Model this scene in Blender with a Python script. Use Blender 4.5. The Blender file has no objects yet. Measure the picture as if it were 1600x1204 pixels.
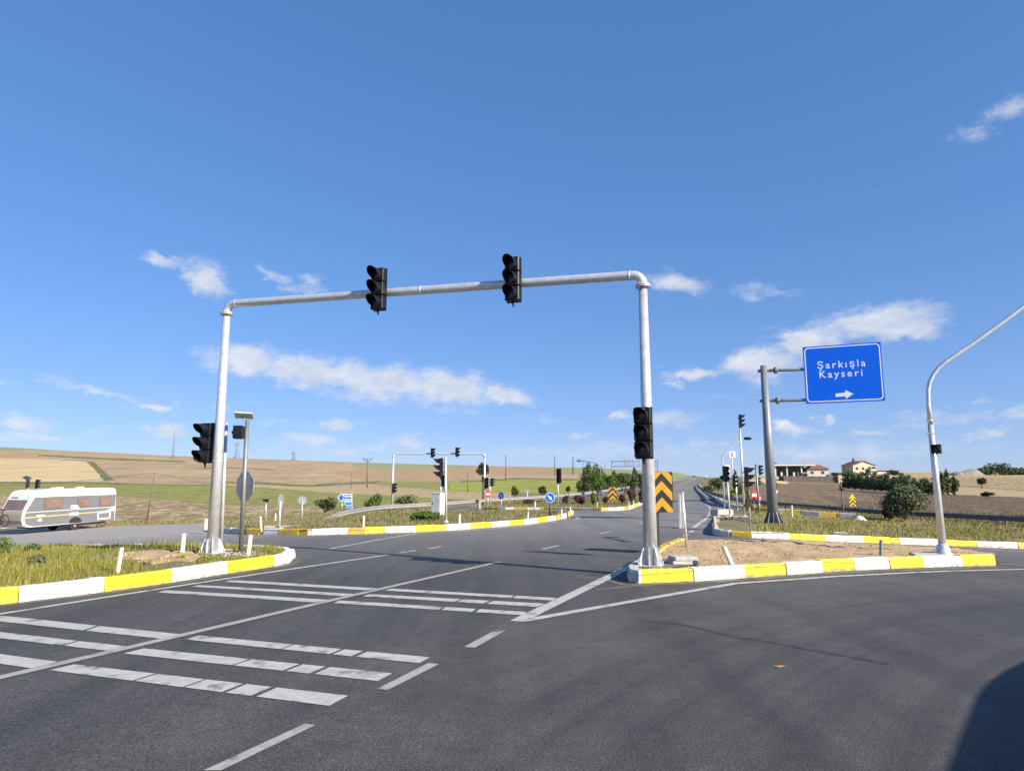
import bpy, math, random
import numpy as np
from mathutils import Vector, Matrix, geometry
random.seed(7); RNG = np.random.default_rng(7)
R = math.radians
S = bpy.context.scene
COL = S.collection

# ---------------------------------------------------------------- camera
F, CX, CY, H = 1070.0, 800.0, 602.0, 1.8
PITCH = math.atan(158 / F)
SP, CP = math.sin(PITCH), math.cos(PITCH)
cam = bpy.data.cameras.new('camera'); cam.sensor_width = 36; cam.lens = 36 * F / 1600
cam.clip_start = .1; cam.clip_end = 5000
co = bpy.data.objects.new('camera', cam); COL.objects.link(co)
co.location = (0, 0, H); co.rotation_euler = (R(90) + PITCH, 0, 0)
S.camera = co

# ---------------------------------------------------------------- exposure, sun, sky
S.view_settings.view_transform = 'Standard'; S.view_settings.look = 'None'
S.view_settings.exposure = 0.85; S.view_settings.gamma = 1
SUN_EL = R(28); SUN_DIR = Vector((.797, -.604, 0)).normalized()      # horizontal direction towards the sun
sl = bpy.data.lights.new('sun', 'SUN'); sl.energy = 4.9; sl.angle = R(.53); sl.color = (1, .90, .75)
so = bpy.data.objects.new('sun', sl); COL.objects.link(so); so.location = (40, -30, 40)
sv = Vector((SUN_DIR.x * math.cos(SUN_EL), SUN_DIR.y * math.cos(SUN_EL), math.sin(SUN_EL)))
so.rotation_euler = sv.to_track_quat('Z', 'Y').to_euler()

def ray(px, py):
    s = (CY - py) / F
    return ((px - CX) / F, CP - s * SP, SP + s * CP)

W = bpy.data.worlds.new('World'); S.world = W; W.use_nodes = True
nt = W.node_tree; N = nt.nodes; L = nt.links; N.clear()
def nd(t, **k):
    n = N.new(t)
    for a, b in k.items(): setattr(n, a, b)
    return n
sky = nd('ShaderNodeTexSky', sky_type='NISHITA', sun_disc=False, sun_elevation=SUN_EL,
         sun_rotation=math.atan2(SUN_DIR.x, SUN_DIR.y), altitude=1200, air_density=1.0, dust_density=.4, ozone_density=5.0)
tc = nd('ShaderNodeTexCoord'); sep = nd('ShaderNodeSeparateXYZ'); L.new(tc.outputs['Generated'], sep.inputs[0])
az = nd('ShaderNodeMath', operation='ARCTAN2'); L.new(sep.outputs[0], az.inputs[0]); L.new(sep.outputs[1], az.inputs[1])
el = nd('ShaderNodeMath', operation='ARCSINE'); L.new(sep.outputs[2], el.inputs[0])
ae = nd('ShaderNodeCombineXYZ'); L.new(az.outputs[0], ae.inputs[0]); L.new(el.outputs[0], ae.inputs[1])
# ragged edges: warp the direction before measuring the distance to each cloud
wn = nd('ShaderNodeTexNoise'); wn.inputs['Scale'].default_value = 22; wn.inputs['Detail'].default_value = 7; wn.inputs['Roughness'].default_value = .62
wmap = nd('ShaderNodeMapping'); wmap.inputs['Scale'].default_value = (1, 1.7, 1); L.new(ae.outputs[0], wmap.inputs[0]); L.new(wmap.outputs[0], wn.inputs['Vector'])
ws = nd('ShaderNodeVectorMath', operation='SUBTRACT'); ws.inputs[1].default_value = (.5, .5, .5); L.new(wn.outputs['Color'], ws.inputs[0])
wm = nd('ShaderNodeVectorMath', operation='MULTIPLY'); wm.inputs[1].default_value = (.085, .045, 0); L.new(ws.outputs[0], wm.inputs[0])
wa = nd('ShaderNodeVectorMath', operation='ADD'); L.new(ae.outputs[0], wa.inputs[0]); L.new(wm.outputs[0], wa.inputs[1])
CLOUDS = [(250,405,46,14,-12,.75),(318,432,54,30,-22,.95),(430,432,44,13,-22,.6),(486,440,26,18,0,.5),(478,453,46,11,5,.55),
 (392,562,58,30,-10,1),(478,582,120,32,-6,1),(600,598,140,34,-6,1),(700,606,100,32,-4,1),(790,618,56,18,-8,1),(590,618,130,18,0,.6),(335,560,44,20,0,.6),
 (150,612,120,9,-12,.5),(255,634,38,11,-8,.8),(40,660,52,18,-8,.75),(70,686,70,11,0,.7),(252,671,46,16,0,.95),(160,672,30,9,0,.4),(520,661,46,12,5,.85),
 (482,687,60,13,0,.85),(635,689,40,11,0,.8),(600,703,60,8,0,.4),(1054,441,58,22,-14,.9),(1200,455,80,14,-4,.42),(1085,584,52,12,0,.85),(1065,600,24,9,0,.6),
 (1190,566,74,34,4,1),(1262,532,80,32,4,1),(1372,502,120,34,2,1),(1420,512,70,22,-6,.9),(1040,656,66,20,0,.6),(968,650,28,12,0,.8),(1235,668,40,12,0,.9),
 (1290,655,22,8,0,.85),(1350,676,60,9,0,.55),(1490,652,70,16,0,.45),(1575,645,46,12,0,.7),(1545,680,46,10,0,.75),(1348,676,30,8,0,.6),(1450,690,60,9,0,.4),
 (1535,200,84,26,22,.36),(1585,172,50,24,10,.48),(905,682,24,8,0,.6),(1160,620,70,10,0,.3),(0,598,30,9,0,.5),(720,640,60,9,0,.35),(570,655,30,7,0,.4),(430,660,30,8,0,.45),(345,640,36,9,-6,.5),(195,640,60,7,-10,.35),(90,605,60,6,-8,.4),(690,640,50,10,0,.4),(860,655,60,9,0,.4),(1110,690,60,9,0,.45),(1420,648,40,8,0,.4),(1185,455,70,16,-4,.4),(20,688,40,10,0,.6),(1060,655,40,14,0,.5),(1530,628,50,10,0,.35),(1300,706,300,22,0,.46),(950,704,280,20,0,.46),(1450,660,160,14,0,.36),(560,700,220,16,0,.4)]
acc = None
for (px, py, wx, wy, rot, st) in CLOUDS:
    d = ray(px, py); n_ = math.sqrt(sum(c * c for c in d))
    a_, e_ = math.atan2(d[0], d[1]), math.asin(d[2] / n_)
    k_ = 1 / (1 + ((px - CX) / F) ** 2)
    mp = nd('ShaderNodeMapping', vector_type='TEXTURE')
    mp.inputs['Location'].default_value = (a_, e_, 0); mp.inputs['Rotation'].default_value = (0, 0, R(rot))
    mp.inputs['Scale'].default_value = (wx * 1.3 / F * k_, wy * 1.3 / F * math.sqrt(k_), 1)
    L.new(wa.outputs[0], mp.inputs[0])
    ln = nd('ShaderNodeVectorMath', operation='LENGTH'); L.new(mp.outputs[0], ln.inputs[0])
    mr = nd('ShaderNodeMapRange', interpolation_type='SMOOTHSTEP')
    mr.inputs[1].default_value = 0; mr.inputs[2].default_value = 1.1; mr.inputs[3].default_value = st; mr.inputs[4].default_value = 0
    L.new(ln.outputs['Value'], mr.inputs[0])
    if acc is None: acc = mr.outputs[0]
    else:
        mx = nd('ShaderNodeMath', operation='MAXIMUM'); L.new(acc, mx.inputs[0]); L.new(mr.outputs[0], mx.inputs[1]); acc = mx.outputs[0]
fn = nd('ShaderNodeTexNoise'); fn.inputs['Scale'].default_value = 34; fn.inputs['Detail'].default_value = 8; fn.inputs['Roughness'].default_value = .6
fm = nd('ShaderNodeMapping'); fm.inputs['Scale'].default_value = (1, 2.0, 1); fm.inputs['Location'].default_value = (3, 1, 0)
L.new(ae.outputs[0], fm.inputs[0]); L.new(fm.outputs[0], fn.inputs['Vector'])
t1 = nd('ShaderNodeMath', operation='MULTIPLY_ADD'); L.new(fn.outputs['Fac'], t1.inputs[0]); t1.inputs[1].default_value = 1.1; t1.inputs[2].default_value = -.62
t2 = nd('ShaderNodeMath', operation='MULTIPLY_ADD'); L.new(acc, t2.inputs[0]); t2.inputs[1].default_value = 1.15; L.new(t1.outputs[0], t2.inputs[2])
dn = nd('ShaderNodeMapRange', interpolation_type='SMOOTHSTEP'); dn.inputs[1].default_value = .06; dn.inputs[2].default_value = 1.02; dn.inputs[3].default_value = 0; dn.inputs[4].default_value = .82
L.new(t2.outputs[0], dn.inputs[0])
cc = nd('ShaderNodeValToRGB'); cc.color_ramp.elements[0].position = .3; cc.color_ramp.elements[1].position = .7
cc.color_ramp.elements[0].color = (.56, .62, .74, 1); cc.color_ramp.elements[1].color = (.86, .86, .88, 1)
L.new(wn.outputs['Fac'], cc.inputs[0])
cs = nd('ShaderNodeVectorMath', operation='SCALE'); L.new(cc.outputs[0], cs.inputs[0]); cs.inputs['Scale'].default_value = 4.9
mixc = nd('ShaderNodeMix', data_type='RGBA'); L.new(dn.outputs[0], mixc.inputs[0]); L.new(cs.outputs[0], mixc.inputs[7])
hue = nd('ShaderNodeHueSaturation'); hue.inputs['Saturation'].default_value = 1.2; hue.inputs['Hue'].default_value = .5
L.new(sky.outputs[0], hue.inputs['Color']); gm = nd('ShaderNodeGamma'); gm.inputs['Gamma'].default_value = .53; L.new(hue.outputs[0], gm.inputs[0])
tn = nd('ShaderNodeVectorMath', operation='MULTIPLY'); tn.inputs[1].default_value = (1.05, 1.16, 1.60); L.new(gm.outputs[0], tn.inputs[0]); L.new(tn.outputs[0], mixc.inputs[6])
bg = nd('ShaderNodeBackground'); bg.inputs['Strength'].default_value = .12; L.new(mixc.outputs[2], bg.inputs[0])
out = nd('ShaderNodeOutputWorld'); L.new(bg.outputs[0], out.inputs[0])

# ---------------------------------------------------------------- the lie of the land
DEP = [60, 75, 90, 130, 200, 280, 310, 450, 700, 1000, 1500]
ROWS = {-200: [808,796,785,765,748,734,731,717,705,697,720], 0: [808,796,785,765,748,734,731,718,706,698,715],
 300: [806,796,787,770,755,744,741.5,730,720,713,722], 600: [799,791,784,774,763,754,751.5,741,731,723,735],
 800: [792.7,785.5,780,770,762,755.5,753,745,735,728,738], 900: [791.7,783,775,766,758,752,750.5,743,735,730,738],
 1000: [790.5,782,774,764.5,757.5,753,752,747,739,734,742], 1060: [789.5,782,775,767,760,756,755,750,743,737,744],
 1090: [788.5,782,775,767,761,756.5,755.5,751,747,745,748], 1110: [786,780,774,766,760,755.5,754.5,750,747,746,750],
 1150: [784,776,770,763,758,754,752,746,745,745,748], 1200: [785,777,771,764,760,757,744,742.5,743,744,747],
 1310: [789,781,775,768,762,758,744.5,740.5,741,742,746], 1335: [790,782,776,769,762.5,757,748,740.5,741,741,746],
 1400: [793,785,779,771,763,755,752,743,738,738,745], 1600: [797,789,783,773,762,752.5,750.5,743,738,736,745], 1900: [797,789,783,773,762,752.5,750.5,743,738,736,745]}
def z_at(row, Y):
    d = ray(CX, row); return H + Y * d[2] / d[1]
_c = np.array(sorted(ROWS)); _ly = np.log(np.array(DEP, float))
_zt = np.array([[z_at(r, Y) for r, Y in zip(ROWS[c], DEP)] for c in _c])
GC = np.linspace(-200, 1900, 211); GL = np.linspace(_ly[0], _ly[-1], 240)
_g = np.array([np.interp(GL, _ly, _zt[i]) for i in range(len(_c))])
_g = np.array([np.interp(GC, _c, _g[:, j]) for j in range(len(GL))]).T
def _blur(a, k, ax):
    w = np.hanning(2 * k + 3)[1:-1]; w /= w.sum()
    p = np.pad(a, [(k, k) if i == ax else (0, 0) for i in range(2)], mode='edge')
    return np.apply_along_axis(lambda v: np.convolve(v, w, 'valid'), ax, p)
ZG = _blur(_blur(_g, 3, 0), 4, 1)
def zf(x, y):
    """height of the ground at world x, y (arrays or numbers)"""
    x = np.asarray(x, float); y = np.asarray(y, float)
    t = -x - 8.5
    z0 = -.05 * (2.0 * np.logaddexp(0, t / 2.0))
    z0 = np.where(x > 4, 0, z0); z0 = np.maximum(z0, -3.2)
    w = np.clip((y - 13) / 8, 0, 1); w = w * w * (3 - 2 * w)
    z0 = z0 + w * np.maximum(.12 * np.exp(-((x - 7) / 4) ** 2) - .04 * 1.5 * np.logaddexp(0, (x - 8.5) / 1.5), -.6)
    yy = np.clip(y, 60, 1500); px = 800 + 1081.4 * x / np.maximum(y, 1)
    u = np.clip((px + 200) / 10, 0, 209.999); v = np.clip((np.log(yy) - GL[0]) / (GL[1] - GL[0]), 0, 238.999)
    i = u.astype(int); j = v.astype(int); a = u - i; b = v - j
    zt = ZG[i, j] * (1 - a) * (1 - b) + ZG[i + 1, j] * a * (1 - b) + ZG[i, j + 1] * (1 - a) * b + ZG[i + 1, j + 1] * a * b
    w = np.clip((y - 36) / 26, 0, 1); w = w * w * (3 - 2 * w)
    return z0 * (1 - w) + zt * w
def zz(x, y): return float(zf(x, y))
def G(px, py, h=0.0):
    """where the ground (raised by h) lies along the sight line of a photo point"""
    d = ray(px, py); t = 2.0; prev = None
    while t < 1600:
        x, y, z = d[0] * t, d[1] * t, H + d[2] * t
        g = z - (zz(x, y) + h)
        if g <= 0:
            if prev is None: break
            a, b = prev, t
            for _ in range(24):
                m = (a + b) / 2
                if H + d[2] * m - (zz(d[0] * m, d[1] * m) + h) > 0: a = m
                else: b = m
            t = b; break
        prev = t; t *= 1.02
    return Vector((d[0] * t, d[1] * t, H + d[2] * t))
def at(px, py, Y):
    d = ray(px, py); t = Y / d[1]
    return Vector((d[0] * t, Y, H + d[2] * t))
def on(px, Y, h=0.0):
    x = (px - 800) / 1081.4 * Y
    return Vector((x, Y, zz(x, Y) + h))

# ---------------------------------------------------------------- materials
MATS = {}
def mat(name, c, rough=.7, metal=0., c2=None, scale=4., detail=4., bump=0., bscale=None, coord='Object', spec=.5, attr=None, lo=.35, hi=.65, stretch=None, rot=0., c3=None, s3=1., lo3=.5, hi3=.7):
    if name in MATS: return MATS[name]
    m = bpy.data.materials.new(name); m.use_nodes = True; t = m.node_tree
    b = t.nodes['Principled BSDF']; b.inputs['Roughness'].default_value = rough; b.inputs['Metallic'].default_value = metal
    b.inputs['Specular IOR Level'].default_value = spec
    b.inputs['Base Color'].default_value = (*c, 1)
    new = t.nodes.new; ln = t.links.new
    if coord == 'World': src = new('ShaderNodeNewGeometry').outputs['Position']
    else: src = new('ShaderNodeTexCoord').outputs['Object']
    mp = new('ShaderNodeMapping'); mp.inputs['Rotation'].default_value = (0, 0, R(rot))
    if stretch: mp.inputs['Scale'].default_value = stretch
    ln(src, mp.inputs[0]); v = mp.outputs[0]
    def noise(s, d=detail):
        n = new('ShaderNodeTexNoise'); n.inputs['Scale'].default_value = s; n.inputs['Detail'].default_value = d; n.inputs['Roughness'].default_value = .6
        ln(v, n.inputs['Vector']); return n.outputs['Fac']
    def ramp(x, a, bb):
        r = new('ShaderNodeMapRange'); r.inputs[1].default_value = a; r.inputs[2].default_value = bb; ln(x, r.inputs[0]); return r.outputs[0]
    colour = None
    if attr:
        a = new('ShaderNodeAttribute'); a.attribute_name = attr; colour = a.outputs['Color']
    if c2 is not None:
        mx = new('ShaderNodeMix'); mx.data_type = 'RGBA'; ln(ramp(noise(scale), lo, hi), mx.inputs[0])
        if colour is not None: ln(colour, mx.inputs[6])
        else: mx.inputs[6].default_value = (*c, 1)
        mx.inputs[7].default_value = (*c2, 1); colour = mx.outputs[2]
    if c3 is not None:
        mx = new('ShaderNodeMix'); mx.data_type = 'RGBA'; ln(ramp(noise(s3), lo3, hi3), mx.inputs[0])
        if colour is not None: ln(colour, mx.inputs[6])
        else: mx.inputs[6].default_value = (*c, 1)
        mx.inputs[7].default_value = (*c3, 1); colour = mx.outputs[2]
    if colour is not None: ln(colour, b.inputs['Base Color'])
    if bump:
        bn = new('ShaderNodeBump'); bn.inputs['Strength'].default_value = 1; bn.inputs['Distance'].default_value = bump
        ln(noise(bscale or scale * 3, 5), bn.inputs['Height']); ln(bn.outputs[0], b.inputs['Normal'])
    MATS[name] = m; return m

galv = mat('galvanised_steel', (.72, .73, .74), .36, .45, (.56, .58, .60), 7, 5, .0008, 60, c3=(.68, .69, .69), s3=2.5)
galvd = mat('dull_galvanised_steel', (.30, .31, .32), .55, .6, (.22, .23, .24), 5, 5, .001, 50)
greyp = mat('grey_painted_steel', (.23, .25, .28), .5, .2, (.19, .205, .23), 3, 4)
blackp = mat('black_plastic', (.006, .0068, .009), .42, 0, (.011, .012, .015), 6, 3, spec=.3)
lensm = mat('dark_lens', (.045, .05, .058), .14, 0, (.03, .033, .04), 40, 2, .0015, 90)
whitep = mat('white_paint', (.78, .77, .73), .6, 0, (.58, .56, .50), 5, 7, .002, 40, lo=.5, hi=.7, c3=(.36, .34, .30), s3=7, lo3=.64, hi3=.68)
dwhite = mat('dirty_white_paint', (.62, .60, .54), .75, 0, (.30, .27, .22), 6, 7, .003, 40, lo=.38, hi=.62, coord='World')
dyellow = mat('dirty_yellow_paint', (.62, .45, .04), .75, 0, (.30, .24, .13), 6, 7, .003, 40, lo=.38, hi=.62, coord='World')
yellowp = mat('yellow_paint', (.80, .645, .014), .6, 0, (.68, .51, .018), 5, 7, .002, 40, lo=.5, hi=.7, c3=(.36, .30, .18), s3=7, lo3=.64, hi3=.68)
oldyel = mat('worn_yellow_paint', (.66, .42, .015), .7, 0, (.34, .27, .14), 9, 6, .002, 60, lo=.45, hi=.62)
oldwht = mat('worn_white_paint', (.60, .59, .56), .7, 0, (.33, .32, .30), 9, 6, .002, 60, lo=.45, hi=.62)
concrete = mat('concrete', (.52, .50, .46), .85, 0, (.38, .36, .33), 6, 6, .003, 40)
bluep = mat('blue_sign_sheeting', (.002, .125, .80), .5, 0, (.002, .13, .77), 1.5, 3, spec=.2)
bluel = mat('light_blue_sign_sheeting', (.03, .26, .75), .4)
signw = mat('white_sign_sheeting', (.80, .81, .82), .45)
signb = mat('grey_sign_back', (.42, .44, .45), .5, .5, (.36, .37, .38), 5)
chevy = mat('amber_sign_sheeting', (.60, .29, .008), .5, 0, (.55, .26, .01), 9, 5, lo=.5, hi=.8)
chevb = mat('black_sign_sheeting', (.018, .018, .022), .5)
brightyel = mat('bright_yellow_sheeting', (.85, .52, .01), .5)
redp = mat('red_sign_sheeting', (.68, .03, .03), .45)
wood = mat('weathered_wood', (.20, .15, .11), .9, 0, (.12, .09, .07), 9, 5)
darkpost = mat('dark_steel', (.06, .062, .066), .6, .4)

# asphalt: pale aggregate, aged tyre streaks along the lane and round the slip road; far glare painted in
def asphalt_mat(name, base, dark, pale):
    m = bpy.data.materials.new(name); m.use_nodes = True; t = m.node_tree; new = t.nodes.new; ln = t.links.new
    b = t.nodes['Principled BSDF']; b.inputs['Roughness'].default_value = .78; b.inputs['Specular IOR Level'].default_value = .42
    P = new('ShaderNodeNewGeometry').outputs['Position']
    def noise(v, s, d=4, r=.6):
        n = new('ShaderNodeTexNoise'); n.inputs['Scale'].default_value = s; n.inputs['Detail'].default_value = d; n.inputs['Roughness'].default_value = r
        ln(v, n.inputs['Vector']); return n.outputs['Fac']
    def rng(x, a, bb, c=0, d=1):
        r = new('ShaderNodeMapRange'); r.inputs[1].default_value = a; r.inputs[2].default_value = bb; r.inputs[3].default_value = c; r.inputs[4].default_value = d
        ln(x, r.inputs[0]); return r.outputs[0]
    def mul(x, y):
        k = new('ShaderNodeMath'); k.operation = 'MULTIPLY'; ln(x, k.inputs[0])
        if isinstance(y, float): k.inputs[1].default_value = y
        else: ln(y, k.inputs[1])
        return k.outputs[0]
    def mix(f, a, bb):
        x = new('ShaderNodeMix'); x.data_type = 'RGBA'; ln(f, x.inputs[0])
        for i, c in ((6, a), (7, bb)):
            if isinstance(c, tuple): x.inputs[i].default_value = (*c, 1)
            else: ln(c, x.inputs[i])
        return x.outputs[2]
    mp = new('ShaderNodeMapping'); mp.inputs['Rotation'].default_value = (0, 0, R(21.9)); mp.inputs['Scale'].default_value = (1.0, .06, 1); ln(P, mp.inputs[0])
    streak = rng(noise(mp.outputs[0], 1.3, 5), .42, .66)
    sub = new('ShaderNodeVectorMath'); sub.operation = 'SUBTRACT'; sub.inputs[1].default_value = (13, -2, 0); ln(P, sub.inputs[0])
    le = new('ShaderNodeVectorMath'); le.operation = 'LENGTH'; ln(sub.outputs[0], le.inputs[0])
    cx = new('ShaderNodeCombineXYZ'); ln(le.outputs['Value'], cx.inputs[0])
    wob = new('ShaderNodeVectorMath'); wob.operation = 'SCALE'; wob.inputs['Scale'].default_value = .022; ln(P, wob.inputs[0])
    ad = new('ShaderNodeVectorMath'); ad.operation = 'ADD'; ln(cx.outputs[0], ad.inputs[0]); ln(wob.outputs[0], ad.inputs[1])
    ring = rng(noise(ad.outputs[0], 1.9, 6, .65), .44, .60)
    inside = rng(le.outputs['Value'], 17.5, 15.5)
    streak2 = mul(ring, inside)
    patch = rng(noise(P, .35, 5), .38, .68)
    grainraw = noise(P, 55, 4, .8); grain = rng(grainraw, .42, .62)
    sp = new('ShaderNodeTexVoronoi'); sp.inputs['Scale'].default_value = 34; ln(P, sp.inputs['Vector'])
    speck = rng(sp.outputs['Distance'], .15, .05)
    c = mix(mul(patch, .6), base, pale)
    c = mix(mul(streak, .7), c, dark)
    c = mix(mul(streak2, .62), c, dark)
    dusty = mul(rng(le.outputs['Value'], 13.5, 16.8), rng(le.outputs['Value'], 17.9, 17.3))
    c = mix(mul(mul(dusty, patch), .9), c, (.105, .095, .082))
    c = mix(mul(speck, .6), c, (.22, .21, .19))
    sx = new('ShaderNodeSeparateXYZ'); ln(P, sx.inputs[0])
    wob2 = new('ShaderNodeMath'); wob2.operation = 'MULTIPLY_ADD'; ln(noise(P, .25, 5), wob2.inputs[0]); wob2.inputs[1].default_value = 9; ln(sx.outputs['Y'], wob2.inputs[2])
    old = rng(wob2.outputs[0], 19, 36); wx = rng(sx.outputs['X'], -7, -15)  # paler with distance: grazing glare put into the colour, besides older surfacing
    old_glare_c = mix(mul(grain, .4), (.19, .18, .166), (.25, .237, .218)); old_glare_c = mix(mul(patch, .5), old_glare_c, (.14, .133, .123)); old_glare_c = mix(mul(streak, .4), old_glare_c, (.12, .114, .106))
    old_glare_w = mix(wx, old_glare_c, (.33, .305, .27))
    c = mix(mul(old, .92), c, old_glare_w)
    blot = rng(noise(P, 5.0, 6, .75), .3, .7, .80, 1.2)
    gm_ = mul(rng(grainraw, .36, .64, .25, 1.9), blot)
    vs_ = new('ShaderNodeVectorMath'); vs_.operation = 'SCALE'; ln(c, vs_.inputs[0]); ln(gm_, vs_.inputs['Scale']); c = vs_.outputs[0]
    ln(c, b.inputs['Base Color'])
    bn = new('ShaderNodeBump'); bn.inputs['Strength'].default_value = .7; bn.inputs['Distance'].default_value = .009
    ln(noise(P, 95, 3, .7), bn.inputs['Height']); ln(bn.outputs[0], b.inputs['Normal'])
    return m
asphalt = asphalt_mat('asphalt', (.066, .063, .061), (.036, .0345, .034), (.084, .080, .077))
paintm = mat('road_paint', (.36, .35, .32), .75, 0, (.25, .245, .23), 12, 7, .002, 90, coord='World', lo=.5, hi=.72, c3=(.085, .08, .075), s3=3.5, lo3=.55, hi3=.70)
paint2 = mat('clean_road_paint', (.47, .46, .42), .7, 0, (.34, .33, .30), 6, 7, .002, 90, coord='World', lo=.45, hi=.7, c3=(.085, .08, .075), s3=3.2, lo3=.55, hi3=.70)
tarm = mat('tar_seal', (.016, .016, .018), .6, 0, (.03, .03, .032), 6, coord='World')
soil = mat('bare_soil', (.49, .345, .19), .95, 0, (.38, .26, .14), 3, 7, .018, 22, coord='World', c3=(.55, .41, .22), s3=9)
sandg = mat('sandy_gravel', (.20, .175, .14), .95, 0, (.09, .085, .08), 2.4, 7, .006, 60, coord='World')
turf = mat('turf_soil', (.19, .155, .075), .95, 0, (.12, .13, .035), 1.6, 6, .03, 12, coord='World', c3=(.26, .20, .11), s3=5)
drygrass = mat('dry_grass_ground', (.22, .175, .085), .95, 0, (.12, .125, .035), .5, 7, .05, 6, coord='World', c3=(.30, .23, .13), s3=.18)
tanf = mat('fallow_field', (.40, .285, .155), .95, 0, (.28, .19, .105), .045, 9, .3, 1.5, coord='World', c3=(.50, .375, .20), s3=.2, stretch=(1, .25, 1), rot=-60)
strawf = mat('stubble_field', (.60, .46, .23), .95, 0, (.40, .28, .14), .22, 9, .1, 1.5, coord='World', stretch=(1, .10, 1), rot=-32, c3=(.66, .53, .28), s3=.3)
palef = mat('pale_straw_strip', (.44, .325, .18), .95, 0, (.34, .25, .12), .2, 7, .1, 1.5, coord='World', c3=(.28, .235, .09), s3=.6)
ploughf = mat('ploughed_field', (.30, .19, .10), .95, 0, (.37, .25, .135), .12, 7, .25, 1.6, coord='World', c3=(.42, .30, .155), s3=.4, lo3=.5, hi3=.66)
darkplf = mat('dark_ploughed_field', (.10, .060, .034), .95, 0, (.15, .094, .052), .9, 7, .5, 1.6, coord='World', c3=(.21, .15, .08), s3=.6, lo3=.5, hi3=.7)
clodf = mat('cloddy_straw_soil', (.34, .24, .115), .95, 0, (.19, .125, .06), 1.0, 9, .8, 1.4, coord='World', c3=(.56, .43, .22), s3=.7, lo3=.48, hi3=.58)
greenf = mat('green_crop', (.22, .225, .04), .95, 0, (.30, .275, .06), .12, 7, .4, 1.2, coord='World', c3=(.13, .155, .034), s3=.5, lo3=.48, hi3=.62)
brownf = mat('brown_ploughed_field', (.185, .125, .065), .95, 0, (.11, .07, .036), .9, 7, .5, 1.6, coord='World', c3=(.28, .20, .105), s3=.8, lo3=.48, hi3=.62)
dgreenf = mat('dark_green_strip', (.10, .115, .032), .95, 0, (.16, .16, .05), .3, 7, .1, 1.2, coord='World')
rapef = mat('flowering_crop', (.23, .26, .035), .95, 0, (.33, .31, .03), .15, 7, .1, 1.2, coord='World', c3=(.13, .18, .04), s3=.08)
fgreenf = mat('far_green_field', (.21, .245, .085), .95, 0, (.26, .27, .11), .03, 6, coord='World')

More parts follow.
